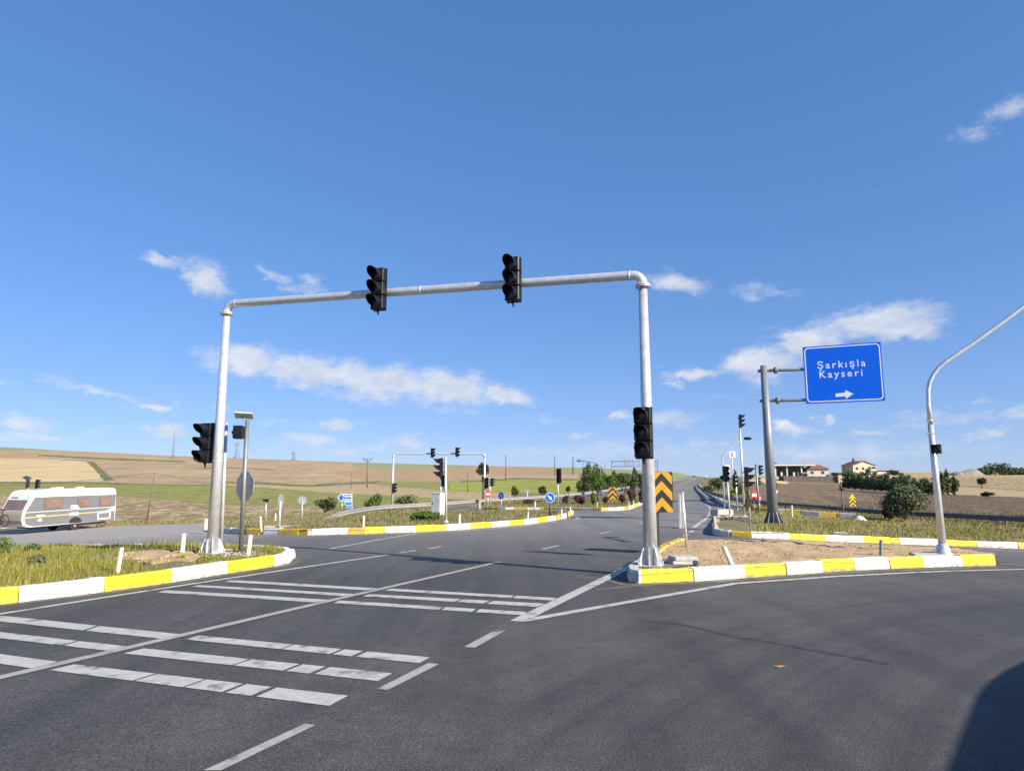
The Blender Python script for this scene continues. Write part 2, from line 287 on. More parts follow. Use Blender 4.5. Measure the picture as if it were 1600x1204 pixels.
# ---------------------------------------------------------------- mesh helpers
class MB:
    def __init__(s): s.v = []; s.f = []; s.m = []; s.s = []
    def add(s, vs, fs, mi=0, sm=False):
        o = len(s.v); s.v += [tuple(v) for v in vs]
        for f in fs: s.f.append([i + o for i in f]); s.m.append(mi); s.s.append(sm)
    def box(s, c, d, mi=0, rz=0., bev=0., ry=0., rx=0.):
        hx, hy, hz = d[0] / 2, d[1] / 2, d[2] / 2
        M = Matrix.Translation(c) @ Matrix.Rotation(rz, 4, 'Z') @ Matrix.Rotation(ry, 4, 'Y') @ Matrix.Rotation(rx, 4, 'X')
        b = min(bev, hx * .9, hy * .9, hz * .9)
        if b <= 0:
            vs = [M @ Vector((x * hx, y * hy, z * hz)) for z in (-1, 1) for y in (-1, 1) for x in (-1, 1)]
            s.add(vs, [(0, 2, 3, 1), (4, 5, 7, 6), (0, 1, 5, 4), (2, 6, 7, 3), (0, 4, 6, 2), (1, 3, 7, 5)], mi); return
        bm = bmesh_box(hx, hy, hz, b)
        s.add([M @ v for v in bm[0]], bm[1], mi)
    def tube(s, pts, rad, n=16, mi=0, cap=True, sm=True):
        pts = [Vector(p) for p in pts]; k = len(pts)
        if not hasattr(rad, '__len__'): rad = [rad] * k
        o = len(s.v); up = None
        for i, p in enumerate(pts):
            d = (pts[min(i + 1, k - 1)] - pts[max(i - 1, 0)]).normalized()
            if up is None:
                up = Vector((0, 0, 1)) if abs(d.z) < .9 else Vector((1, 0, 0))
            a = (up - d * up.dot(d)).normalized(); b = d.cross(a); up = a
            for j in range(n):
                t = 2 * math.pi * j / n; s.v.append(tuple(p + (a * math.cos(t) + b * math.sin(t)) * rad[i]))
        for i in range(k - 1):
            for j in range(n):
                q = (j + 1) % n; s.f.append([o + i * n + j, o + i * n + q, o + (i + 1) * n + q, o + (i + 1) * n + j]); s.m.append(mi); s.s.append(sm)
        if cap:
            s.f.append([o + j for j in range(n)][::-1]); s.m.append(mi); s.s.append(False)
            s.f.append([o + (k - 1) * n + j for j in range(n)]); s.m.append(mi); s.s.append(False)
    def prism(s, poly, y0, y1, mi=0, front=None):
        """polygon given in x, z and extruded along y (y0 is the front)"""
        n = len(poly)
        s.add([(x, y0, z) for x, z in poly] + [(x, y1, z) for x, z in poly],
              [list(range(n))], mi if front is None else front)
        o = len(s.v) - 2 * n
        s.f.append([o + n + i for i in range(n)][::-1]); s.m.append(mi); s.s.append(False)
        for i in range(n):
            j = (i + 1) % n; s.f.append([o + i, o + n + i, o + n + j, o + j]); s.m.append(mi); s.s.append(False)
    def lathe(s, prof, n=24, c=(0, 0, 0), mi=0, axis='Z', sm=True):
        o = len(s.v); k = len(prof)
        for r, h in prof:
            for j in range(n):
                t = 2 * math.pi * j / n; x, y = r * math.cos(t), r * math.sin(t)
                p = (x, y, h) if axis == 'Z' else (x, -h, y) if axis == '-Y' else (h, x, y)
                s.v.append((p[0] + c[0], p[1] + c[1], p[2] + c[2]))
        for i in range(k - 1):
            for j in range(n):
                q = (j + 1) % n; s.f.append([o + i * n + j, o + i * n + q, o + (i + 1) * n + q, o + (i + 1) * n + j]); s.m.append(mi); s.s.append(sm)
        s.f.append([o + j for j in range(n)][::-1]); s.m.append(mi); s.s.append(False)
        s.f.append([o + (k - 1) * n + j for j in range(n)]); s.m.append(mi); s.s.append(False)
    def build(s, name, mats, parent=None, loc=None, rz=0.):
        me = bpy.data.meshes.new(name); me.from_pydata(s.v, [], s.f)
        if not isinstance(mats, (list, tuple)): mats = [mats]
        for m in mats: me.materials.append(m)
        me.polygons.foreach_set('material_index', s.m); me.polygons.foreach_set('use_smooth', s.s)
        me.update()
        o = bpy.data.objects.new(name, me); COL.objects.link(o)
        if parent: o.parent = parent
        if loc is not None: o.location = loc
        o.rotation_euler.z = rz
        return o
def bmesh_box(hx, hy, hz, b):
    vs = []; idx = {}
    for x in (-1, 1):
        for y in (-1, 1):
            for z in (-1, 1):
                for k in range(3):
                    p = [x * hx, y * hy, z * hz]
                    for q in range(3):
                        if q != k: p[q] -= (x, y, z)[q] * b
                    idx[x, y, z, k] = len(vs); vs.append(Vector(p))
    fs = []
    for k in range(3):
        a, c = [(1, 2), (2, 0), (0, 1)][k]
        for sgn in (-1, 1):
            q = []
            for (u, w) in ((-1, -1), (1, -1), (1, 1), (-1, 1)):
                p = [0, 0, 0]; p[k] = sgn; p[a] = u; p[c] = w; q.append(idx[(*p, k)])
            fs.append(q if sgn > 0 else q[::-1])
    for k in range(3):                      # edges along axis k
        a, c = [(1, 2), (2, 0), (0, 1)][k]
        for u in (-1, 1):
            for w in (-1, 1):
                def I(e, f):
                    p = [0, 0, 0]; p[k] = e; p[a] = u; p[c] = w; return idx[(*p, f)]
                q = [I(-1, a), I(1, a), I(1, c), I(-1, c)]
                fs.append(q if u * w < 0 else q[::-1])
    for x in (-1, 1):
        for y in (-1, 1):
            for z in (-1, 1):
                q = [idx[x, y, z, 0], idx[x, y, z, 1], idx[x, y, z, 2]]
                fs.append(q if x * y * z > 0 else q[::-1])
    return vs, fs
def tag(o, label=None, cat=None, group=None, kind=None):
    if label: o['label'] = label
    if cat: o['category'] = cat
    if group: o['group'] = group
    if kind: o['kind'] = kind
    return o
def thing(name, label, cat, loc, rz=0., group=None):
    o = bpy.data.objects.new(name, None); COL.objects.link(o); o.empty_display_size = .2
    o.location = loc; o.rotation_euler.z = rz
    return tag(o, label, cat, group)
def copy_tree(o, parent=None):
    c = o.copy(); COL.objects.link(c); c.parent = parent
    for ch in o.children: copy_tree(ch, c)
    return c
def face_dir(dx, dy): return math.atan2(dx, -dy)            # yaw that turns local -Y to a direction
LANE = Vector((.373, .928, 0)).normalized()
YAW_LANE = face_dir(-LANE.x, -LANE.y)

def inpoly(px, py, poly):
    px = np.asarray(px); py = np.asarray(py); r = np.zeros(px.shape, bool); n = len(poly)
    for i in range(n):
        x1, y1 = poly[i]; x2, y2 = poly[(i + 1) % n]
        if y1 == y2: continue
        c = ((y1 > py) != (y2 > py)) & (px < (x2 - x1) * (py - y1) / (y2 - y1) + x1)
        r ^= c
    return r
def dense(poly, step, closed=True):
    o = []; n = len(poly)
    for i in range(n if closed else n - 1):
        a, b = Vector(poly[i][:2]), Vector(poly[(i + 1) % n][:2]); k = max(1, int((b - a).length / step))
        for j in range(k): o.append(a.lerp(b, j / k))
    if not closed: o.append(Vector(poly[-1][:2]))
    return o
def sheet(name, poly, m, dz, step, rough=0., seed=0, kind='structure', label=None, jit=.3):
    """a polygon in world x, y laid over the ground"""
    ol = dense(poly, step); xs = [p.x for p in ol]; ys = [p.y for p in ol]
    gx, gy = np.meshgrid(np.arange(min(xs), max(xs), step), np.arange(min(ys), max(ys), step))
    gx = gx.ravel(); gy = gy.ravel(); rg = np.random.default_rng(seed + 3)
    gx = gx + rg.uniform(-jit, jit, gx.shape) * step; gy = gy + rg.uniform(-jit, jit, gy.shape) * step
    ins = inpoly(gx, gy, [(p.x, p.y) for p in ol]); gx = gx[ins]; gy = gy[ins]
    vs = [p.copy() for p in ol] + [Vector((a, b)) for a, b in zip(gx, gy)]
    r = geometry.delaunay_2d_cdt(vs, [], [list(range(len(ol)))], 1, 1e-5)
    P = np.array([(p.x, p.y) for p in r[0]]); Z = zf(P[:, 0], P[:, 1]) + dz
    if rough:
        rr = rg.normal(0, 1, len(Z)) * rough; rr[:len(ol)] = 0
        Z = Z + rr + rough * 1.5 * np.sin(P[:, 0] * 1.7 + seed) * np.cos(P[:, 1] * 2.1)
    b = MB(); b.add(np.column_stack([P, Z]).tolist(), [list(f) for f in r[2]], 0, bool(rough))
    o = b.build(name, m)
    if label: o['label'] = label
    o['kind'] = kind
    return o
def XY(pts, h=0.): return [G(x, y, h).xy for x, y in pts]

# ---------------------------------------------------------------- ground, fields
A1 = np.concatenate([np.arange(-180, -46, 4.), np.arange(-46, 46, .11), np.arange(46, 181, 4.)])
RR = np.concatenate([[.5, 2, 4], np.geomspace(6, 40, 26)[:-1], np.geomspace(40, 120, 90)[:-1], np.geomspace(120, 1050, 120), np.geomspace(1080, 2400, 8)])
aa, rr_ = np.meshgrid(np.radians(A1), RR, indexing='ij')
X = rr_ * np.sin(aa); Y = rr_ * np.cos(aa); Z = zf(X, Y)
nz = .035 * np.sin(X * 2.3 + .7 * Y) * np.cos(Y * 1.9) * (rr_ > 45)
Z = Z + nz - .07 * (rr_ < 400)
n1, n2 = X.shape
idx = np.arange(n1 * n2).reshape(n1, n2)
fc = np.stack([idx[:-1, :-1], idx[:-1, 1:], idx[1:, 1:], idx[1:, :-1]], -1).reshape(-1, 4)[:, ::-1]
xc = (X[:-1, :-1] + X[1:, 1:]) / 2; yc = (Y[:-1, :-1] + Y[1:, 1:]) / 2; zc = (Z[:-1, :-1] + Z[1:, 1:]) / 2
# field borders are surveyed as bearings and slopes from the junction, with ragged edges
rag = np.sin(xc * .21) * .5 + np.sin(yc * .13 + xc * .07) * .5 + RNG.normal(0, .35, xc.shape)
dd = yc * CP + (zc - H) * SP; ok = dd > 5
FPX = np.where(ok, CX + F * xc / np.where(ok, dd, 1), -9999) + rag * 1.2
FPY = np.where(ok, CY - F * (-yc * SP + (zc - H) * CP) / np.where(ok, dd, 1), 3000) + rag * .45
FM = [drygrass, tanf, strawf, palef, ploughf, darkplf, clodf, greenf, dgreenf, rapef, fgreenf, brownf]
fi = {m.name: i for i, m in enumerate(FM)}
mi = np.zeros(xc.shape, int)
def field(m, poly): mi[inpoly(FPX, FPY, poly)] = fi[m.name]
field(tanf, [(-900, 600), (1045, 600), (1045, 752), (900, 752), (600, 775), (400, 760), (-900, 760)])
field(clodf, [(186, 772), (330, 784), (420, 787), (520, 793), (520, 806), (330, 818), (150, 824), (-900, 840), (-900, 752), (60, 752)])
field(greenf, [(-900, 757), (0, 752), (186, 754), (328, 757), (400, 761), (480, 766), (540, 771), (600, 773), (700, 775), (700, 800), (420, 790), (328, 787), (250, 780), (180, 775), (-900, 768)])
field(palef, [(330, 756), (400, 757), (480, 761), (560, 759), (640, 762), (700, 765), (800, 767), (800, 781), (700, 779), (600, 773), (540, 771), (480, 766), (400, 761)])
field(dgreenf, [(330, 753), (400, 752), (480, 757), (540, 753), (600, 751), (600, 755), (540, 757), (480, 760.5), (400, 756), (330, 755)])
field(greenf, [(590, 752), (740, 752), (740, 766), (700, 767), (640, 762), (590, 757)])
field(rapef, [(700, 753), (760, 749), (820, 748), (960, 750), (960, 775), (800, 769), (700, 768)])
field(dgreenf, [(720, 752), (800, 746.5), (960, 748.5), (960, 750.5), (800, 749), (720, 754)])
field(ploughf, [(560, 731), (720, 731), (720, 752), (600, 752), (560, 748), (520, 738)])
field(ploughf, [(720, 729), (880, 729), (910, 738), (910, 741), (800, 742), (720, 740)])
field(fgreenf, [(545, 724), (640, 720), (735, 720), (735, 729), (700, 732), (560, 731)])
field(fgreenf, [(872, 715), (1045, 715), (1045, 745), (960, 742), (900, 740), (876, 733)])
field(strawf, [(-900, 718), (0, 716), (75, 717), (135, 721), (150, 731), (163, 748), (162, 751), (0, 752), (-900, 757)])
field(fgreenf, [(-900, 690), (0, 690), (75, 700), (75, 703.5), (0, 704), (-900, 706)])
field(dgreenf, [(135, 720), (148, 722), (178, 750), (162, 751), (150, 735)])
field(dgreenf, [(60, 710), (140, 714), (290, 720), (290, 722), (140, 717), (60, 712)])
field(dgreenf, [(0, 752), (160, 753), (240, 755.5), (330, 757.5), (330, 759), (160, 756), (0, 755)])
field(dgreenf, [(300, 731), (360, 729.5), (430, 733), (430, 734.5), (360, 731.5), (300, 732.5)])
field(tanf, [(180, 722), (260, 728), (330, 733), (440, 745), (300, 747), (190, 741)])
field(fgreenf, [(1030, 728), (1062, 730), (1092, 748), (1060, 757), (1030, 757)])
# right of the road
field(brownf, [(1150, 752), (1226, 754), (1320, 758), (1400, 770), (1400, 812), (1300, 800), (1200, 792), (1150, 785)])
field(strawf, [(1170, 741), (1232, 742), (1232, 755), (1170, 752)])
field(darkplf, [(1260, 766), (1330, 762), (1440, 771), (1500, 772), (1700, 781), (2500, 800), (2500, 860), (1600, 824), (1400, 812), (1330, 796)])
field(brownf, [(1230, 758), (1320, 759), (1345, 768), (1380, 785), (1330, 780), (1260, 772)])
field(palef, [(1330, 757), (1460, 766), (1490, 756), (1600, 764), (2500, 775), (2500, 800), (1700, 781), (1500, 772), (1440, 771), (1340, 763)])
field(clodf, [(1430, 742), (2500, 742), (2500, 775), (1600, 764), (1490, 757), (1430, 757)])
field(palef, [(1400, 737), (2500, 740), (2500, 746), (1400, 745)])
field(dgreenf, [(1495, 757.5), (1600, 765), (2500, 780), (2500, 781.5), (1600, 766.5), (1495, 759)])
me = bpy.data.meshes.new('ground')
me.from_pydata([], [], [])
me = bpy.data.meshes.new('ground')
me.vertices.add(n1 * n2); me.vertices.foreach_set('co', np.stack([X, Y, Z], -1).ravel())
me.loops.add(fc.size); me.polygons.add(len(fc)); me.loops.foreach_set('vertex_index', fc.ravel())
me.polygons.foreach_set('loop_start', np.arange(0, fc.size, 4)); me.polygons.foreach_set('loop_total', np.full(len(fc), 4))
for m in FM: me.materials.append(m)
me.polygons.foreach_set('material_index', mi.ravel()); me.polygons.foreach_set('use_smooth', np.ones(len(fc), bool)); me.update(calc_edges=True); me.validate()
go = bpy.data.objects.new('ground', me); COL.objects.link(go); go['kind'] = 'structure'

# ---------------------------------------------------------------- road surfaces
far_edge = [(-330, 850), (0, 829), (185, 821.5), (330, 816), (480, 808), (600, 800.5), (690, 795), (735, 792), (850, 788), (985, 783), (1006, 779.5)]
right_edge = [(1118, 780), (1140, 788.5), (1200, 794), (1300, 801), (1400, 809), (1600, 821), (1900, 836)]
road_poly = XY(far_edge) + XY(right_edge) + [Vector((70, 6)), Vector((70, -35)), Vector((-75, -35)), Vector((-75, 8))]
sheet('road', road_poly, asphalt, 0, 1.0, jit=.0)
# the carriageway that climbs to the crest
lft = [(1006, 779.5), (1010, 774.5), (1020, 769), (1036, 763.5), (1056, 758), (1074, 752), (1090, 747.2), (1096, 745.6)]
rgt = [(1119, 779.5), (1107, 774.5), (1098, 769), (1092.5, 763.5), (1089, 758), (1092, 752), (1101, 747.2), (1106, 745.6)]
YS = [73, 88, 112, 148, 215, 330, 560, 800]
b = MB(); vs = []
LP = [on(l[0], y) for l, y in zip(lft, YS)]; RP = [on(r[0], y) for r, y in zip(rgt, YS)]
def spl(P, n=14):
    o = []
    for i in range(len(P) - 1):
        p0, p1, p2, p3 = P[max(i - 1, 0)], P[i], P[i + 1], P[min(i + 2, len(P) - 1)]
        for k in range(n):
            t = k / n; o.append(.5 * ((2 * p1) + (p2 - p0) * t + (2 * p0 - 5 * p1 + 4 * p2 - p3) * t * t + (3 * p1 - p0 - 3 * p2 + p3) * t ** 3))
    o.append(P[-1]); return o
LS, RS = spl(LP), spl(RP)
for l, r in zip(LS, RS):
    for k in range(9):
        p = l.lerp(r, k / 8); vs.append((p.x, p.y, zz(p.x, p.y) + .03 + p.y * .0006))
b.add(vs, [(i * 9 + k, i * 9 + k + 1, (i + 1) * 9 + k + 1, (i + 1) * 9 + k) for i in range(len(LS) - 1) for k in range(8)])
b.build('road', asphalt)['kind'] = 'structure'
# the opposite carriageway behind the left guardrail, climbing beside it
b = MB(); vs = []
for l, r in zip(LS, RS):
    d = (l - r); d.z = 0; d.normalize(); w = (l - r).length
    for k in range(5):
        p = l + d * (3.0 + k * 1.9); vs.append((p.x, p.y, zz(p.x, p.y) + .03 + p.y * .0006))
b.add(vs, [(i * 5 + k + 1, i * 5 + k, (i + 1) * 5 + k, (i + 1) * 5 + k + 1) for i in range(len(LS) - 1) for k in range(4)])
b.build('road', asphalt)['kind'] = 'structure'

# painted markings: thin sheets on the asphalt
def quadmark(b, q, dz=.006, n=None):
    P = [Vector(G(*p).xy) for p in q]
    a, bb, c, d = P
    k = max(1, int(max((bb - a).length, (c - d).length) / .6)); vs = []
    for i in range(k + 1):
        for p in (a.lerp(bb, i / k), d.lerp(c, i / k)): vs.append((p.x, p.y, zz(p.x, p.y) + dz))
    b.add(vs, [(2 * i, 2 * i + 1, 2 * i + 3, 2 * i + 2)[::-1] for i in range(k)])
def linemark(b, pts, w, dz=.006, world=False):
    P = [Vector(p[:2]) if world else Vector(G(*p).xy) for p in pts]; P = dense([(p.x, p.y) for p in P], .6, False); vs = []
    for i, p in enumerate(P):
        t = (P[min(i + 1, len(P) - 1)] - P[max(i - 1, 0)]).normalized(); nrm = Vector((-t.y, t.x)) * w / 2
        for q in (p + nrm, p - nrm): vs.append((q.x, q.y, zz(q.x, q.y) + dz))
    b.add(vs, [(2 * i, 2 * i + 1, 2 * i + 3, 2 * i + 2) for i in range(len(P) - 1)])
def marks(m, fn):
    b = MB(); fn(b); o = b.build('road_marking', m); o['kind'] = 'structure'; return o
def lerp2(a, b, t): return (a[0] + (b[0] - a[0]) * t, a[1] + (b[1] - a[1]) * t)
def strips(b):
    for (t0, t1, b1, b0, cuts) in [((-60, 956), (283, 991), (259, 998.5), (-80, 963), [.62]), ((-60, 981), (199, 1010), (171, 1017), (-80, 988), [.7]),
        ((-60, 1014), (90, 1034), (49, 1044), (-80, 1026), []), ((311, 993), (672, 1027), (655, 1036), (289, 999), [.41, .62, .72]),
        ((225, 1013), (613, 1052), (590, 1064), (193, 1021), [.43, .63, .74]), ((116, 1038), (544, 1087), (514, 1103), (77, 1047), [.3, .48, .62, .73]),
        ((360, 906), (590, 919), (570, 922), (352, 909), []), ((311, 914), (555, 928), (536, 931), (300, 916.5), []), ((259, 922), (514, 937), (491, 941), (246, 925.5), []),
        ((612, 919.5), (869, 934), (864, 938), (601, 922.5), [.75]), ((577, 928), (851, 943), (839, 948), (567, 931.5), [.53, .7]), ((530, 938), (823, 956), (817, 961), (521, 942), [.56, .74])]:
        c = [0] + cuts + [1]
        for i in range(len(c) - 1):
            g = .004 if c[i] < .5 else .010
            u, v = c[i] + (g if i else 0), c[i + 1] - (g if i < len(c) - 2 else 0)
            quadmark(b, [lerp2(t0, t1, u), lerp2(t0, t1, v), lerp2(b0, b1, v), lerp2(b0, b1, u)])
marks(paint2, strips)
def lanes(b):
    linemark(b, [(-200, 1106), (0, 1059), (300, 989), (600, 919), (780, 877.8)], .15, .010)
    quadmark(b, [(725, 1010.6), (775.6, 983.6), (790, 985), (742, 1012)]); quadmark(b, [(588, 1077), (669, 1036), (686, 1037.5), (605, 1078.5)])
    quadmark(b, [(318, 1204), (476, 1131), (493, 1133), (345, 1204)]); quadmark(b, [(40, 1330), (232, 1243), (250, 1246), (70, 1334)])
marks(paintm, lanes)
def edges(b):
    linemark(b, [(-200, 992), (0, 959), (300, 912), (606, 866.6)], .15, .006)
    for u, v in [((625, 863.6), (650, 859.6)), ((668, 857), (690, 853.4)), ((848, 857.6), (873, 851.8)), ((936, 834), (956, 829.6)), ((1000, 818), (1012, 815.2))]: linemark(b, [u, v], .13)
    linemark(b, [(516, 857), (580, 845), (650, 833.2)], .14)
    linemark(b, [(650, 833.2), (720, 830), (800, 823.5), (870, 815)], .12, .006)
    linemark(b, [(808, 970.5), (985, 884), (1035, 860)], .21, .006)
    linemark(b, [(818, 970), (1000, 937.5), (1150, 911.5), (1300, 901), (1450, 893.6), (1600, 889.5), (1800, 888.5)], .16, .010)
    for i in range(5): linemark(b, [(1040 + i * 9.5, 854 - i * 5.6), (1045 + i * 9.5, 851.2 - i * 5.6)], .16)
    linemark(b, [(1083, 824.5), (1104, 809), (1110.6, 799), (1109, 792), (1096, 784)], .18)
    linemark(b, [(1060, 840.5), (1130, 842.5), (1290, 849), (1450, 855), (1600, 861), (1800, 870)], .13)
    linemark(b, [(1562, 881), (1600, 882.5), (1800, 890)], .13)
    linemark(b, [(320, 832.5), (300, 829), (318, 825.5), (345, 824.5)], .16)
    for px in range(900, 1000, 19): linemark(b, [(px, 813.5 - (px - 900) * .16), (px + 9, 812.4 - (px - 900) * .16)], .14)
    linemark(b, [(896, 807), (906, 808.5), (899, 811)], .2)
    # far carriageway
    E = [p + (q - p) * .045 for p, q in zip(LS, RS)]; linemark(b, [(p.x, p.y) for p in E], .2, .03 + .09, True)
    E = [p + (q - p) * .95 for p, q in zip(LS, RS)]; linemark(b, [(p.x, p.y) for p in E], .2, .03 + .09, True)
marks(paint2, edges)
# tar-sealed joint and dust swept against the island
def ribbon(name, pts, ws, m, dz, seed):
    rg = random.Random(seed); P = dense([G(*p).xy for p in pts], .18, False); b = MB(); vs = []
    for i, p in enumerate(P):
        t = (P[min(i + 1, len(P) - 1)] - P[max(i - 1, 0)]).normalized(); nrm = Vector((-t.y, t.x)); w = ws * rg.uniform(.55, 1.3)
        for q in (p + nrm * w * .5, p - nrm * w * .5 * rg.uniform(.7, 1.2)): vs.append((q.x, q.y, zz(q.x, q.y) + dz))
    b.add(vs, [(2 * i, 2 * i + 1, 2 * i + 3, 2 * i + 2) for i in range(len(P) - 1)])
    o = b.build(name, m); o['kind'] = 'structure'
ribbon('tar_seam', [(1000, 968), (1060, 974), (1110, 985), (1160, 996), (1215, 1004), (1285, 1018), (1390, 1036)], .11, mat('faded_tar', (.034, .033, .033), .78, 0, (.056, .054, .052), 5, coord='World'), .004, 3)
ribbon('road_dust', [(985, 914), (1090, 910.5), (1150, 906), (1290, 896), (1440, 889.5), (1575, 886)], .28, sandg, .005, 5)
ribbon('road_dust', [(0, 947), (160, 927.5), (270, 913), (355, 899), (430, 888), (470, 876)], .16, sandg, .005, 6)
ribbon('road_dust', [(900, 900), (945, 905), (985, 916), (930, 921)], .16, sandg, .0045, 8)

# ---------------------------------------------------------------- traffic islands and their kerbs
KM = [whitep, yellowp, oldwht, oldyel, concrete, dwhite, dyellow]; DIRTY = {0: 5, 1: 6, 2: 5, 3: 6, 4: 4}
def kerb(pts, runs, h=.25, w=.22, seed=0, sink=.03):
    """pts: photo points along the kerb foot; runs: (photo x where a colour ends, colour)"""
    rg = random.Random(seed); P = [G(*p) for p in pts]; b = MB()
    # fine polyline with the photo x of every point
    fine = []
    for i in range(len(P) - 1):
        k = max(2, int((P[i + 1] - P[i]).length / .08))
        for j in range(k): fine.append((P[i].lerp(P[i + 1], j / k), pts[i][0] + (pts[i + 1][0] - pts[i][0]) * j / k))
    fine.append((P[-1], pts[-1][0]))
    seq = []; r = 0; cur = []; L_ = 0; dirn = 1 if pts[-1][0] > pts[0][0] else -1
    blocks = []; target = rg.uniform(.95, 1.05)
    for i, (p, px) in enumerate(fine):
        cur.append(p)
        if i: L_ += (p - fine[i - 1][0]).length
        switch = r < len(runs) - 1 and (px - runs[r][0]) * dirn >= 0
        if switch or L_ >= target:
            if len(cur) > 1: blocks.append((cur, runs[r][1]))
            cur = [p]; L_ = 0; target = rg.uniform(.95, 1.05)
            if switch: r += 1
    if len(cur) > 1: blocks.append((cur, runs[r][1]))
    for pl, c in blocks:
        ln_ = sum((pl[i + 1] - pl[i]).length for i in range(len(pl) - 1))
        if ln_ < .06: continue
        g = .007; dh = rg.uniform(-.016, .008); off = rg.uniform(-.018, .018); tl = rg.uniform(-.012, .012)
        dl = rg.uniform(.025, .075); prof = [(0, -sink), (-.003, dl), (-.012, (h + dh) - .045), (-.04, h + dh), (-w + .02, h + dh), (-w, h + dh - .03), (-w, -sink)]
        o = len(b.v); k = len(pl)
        for i, p in enumerate(pl):
            t = (pl[min(i + 1, k - 1)] - pl[max(i - 1, 0)]).normalized(); nrm = Vector((t.y, -t.x, 0))
            q = p + (t * g if i == 0 else -t * g if i == k - 1 else Vector())
            z = zz(q.x, q.y)
            for a, hh in prof:
                s = q + nrm * (a + off); b.v.append((s.x, s.y, z + hh + tl * (i / max(1, k - 1) - .5) + (rg.uniform(-.006, .004) if hh > .1 else rg.uniform(-.015, .015) if hh > 0 else 0)))
        n = len(prof)
        for i in range(k - 1):
            for j in range(n - 1):
                q = [o + i * n + j, o + (i + 1) * n + j, o + (i + 1) * n + j + 1, o + i * n + j + 1]
                b.f.append(q); b.m.append(DIRTY[c] if j == 0 else c); b.s.append(False)
        for e, fl in ((0, False), (k - 1, True)):
            q = [o + e * n + j for j in range(n)]; b.f.append(q if not fl else q[::-1]); b.m.append(c); b.s.append(False)
    o = b.build('kerb', KM); o['kind'] = 'structure'; return o
def island(pts, m, step, dz=.2, rough=.015, seed=0):
    o = sheet('traffic_island', XY(pts), m, dz, step, rough, seed); return o
A_front = [(-330, 992), (-150, 967), (0, 944), (163, 924.5), (270, 909.5), (357, 895.5), (430, 884.5), (452, 879), (461, 871)]
A_rear = [(448, 864.5), (400, 861), (250, 859), (100, 859), (0, 863), (-330, 890)]
kerb(A_front, [(25, 1), (163, 0), (270, 1), (357, 0), (428, 1), (900, 0)], seed=1)
kerb([(461, 871), (448, 864.5), (400, 861), (250, 859), (100, 859)], [(330, 0), (260, 4), (100, 2), (-900, 4)], h=.2, seed=2)
A_poly = A_front + A_rear
island(A_poly, turf, .5, .17, .02, 1)
B_front = [(322, 828.5), (334, 832), (385, 835), (480, 836), (570, 834), (650, 831), (720, 827.5), (825, 819), (870, 812.5), (890, 807.5), (896, 803)]
B_rear = [(884, 800), (740, 802), (690, 803), (600, 806), (480, 815), (380, 822), (330, 824.5)]
kerb(B_front, [(380, 2), (411, 3), (436, 0), (479, 3), (486, 4), (543, 0), (570, 3), (598, 1), (650, 0), (695, 1), (733, 0), (764, 1), (793, 0), (817, 1), (838, 0), (854, 1), (868, 0), (876, 3), (888, 0), (893, 1), (999, 0)], seed=3)
island(B_front + B_rear, drygrass, .6, .18, .03, 2)
C_front = [(735, 797), (790, 797.6), (850, 797.3), (940, 798), (965, 797.6), (985, 795.5), (1003, 788), (1010, 782)]
C_rear = [(1014, 774), (1004, 770), (940, 780), (880, 786), (800, 790.5), (745, 793)]
kerb(C_front, [(755, 0), (777, 3), (802, 0), (823, 3), (842, 0), (868, 3), (892, 2), (907, 3), (928, 4), (938, 3), (942, 4), (949, 3), (956, 0), (962, 4), (974, 0), (982, 3), (990, 0), (997, 1), (1100, 0)], seed=4)
island(C_front + C_rear, drygrass, .8, .18, .04, 3)
D_front = [(982, 909), (998, 911.5), (1085, 908), (1150, 903.5), (1290, 893.5), (1440, 886.5), (1500, 884.5), (1557, 883.5)]
D_left = [(982, 909), (979, 901), (1000, 886), (1035, 863), (1060, 853.5)]
D_rear = [(1557, 883.5), (1556, 875), (1480, 866), (1380, 861), (1200, 855), (1060, 853.5)]
kerb(D_front, [(999, 2), (1085, 1), (1146, 0), (1160, 2), (1223, 1), (1281, 0), (1333, 1), (1390, 0), (1444, 1), (1502, 0), (1999, 1)], seed=5)
kerb(D_left[::-1], [(1036, 3), (1008, 3), (900, 2)], seed=6)
island(D_front + D_rear[1:] + D_left[::-1][1:-1], soil, .22, .19, .022, 4)
E_front = [(1112, 828), (1113.5, 835), (1124, 837.5), (1139, 838.5), (1175, 840.5), (1235, 843), (1290, 845.5), (1350, 847.5), (1406, 850), (1467, 852), (1527, 854.5), (1592, 857), (1700, 861), (1900, 868)]
E_rear = [(1900, 842), (1600, 825.5), (1400, 812.5), (1300, 804.5), (1200, 797.5), (1165, 796), (1135, 799), (1120, 810)]
kerb(E_front, [(1140, 2), (1175, 3), (1235, 0), (1290, 1), (1350, 0), (1406, 1), (1467, 0), (1527, 1), (1592, 0), (1650, 1), (1710, 0), (1780, 1), (1999, 0)], h=.22, seed=8)
kerb([(1120, 809), (1112, 828)], [(1110, 4)], h=.2, seed=9)
island(E_front + E_rear, drygrass, .6, .17, .03, 5)
kerb([(1163, 801.5), (1215, 806), (1250, 808.5), (1280, 811), (1310, 813), (1336, 815)], [(1215, 3), (1228, 4), (1251, 3), (1281, 2), (1311, 3), (1999, 2)], h=.5, w=.2, seed=10)
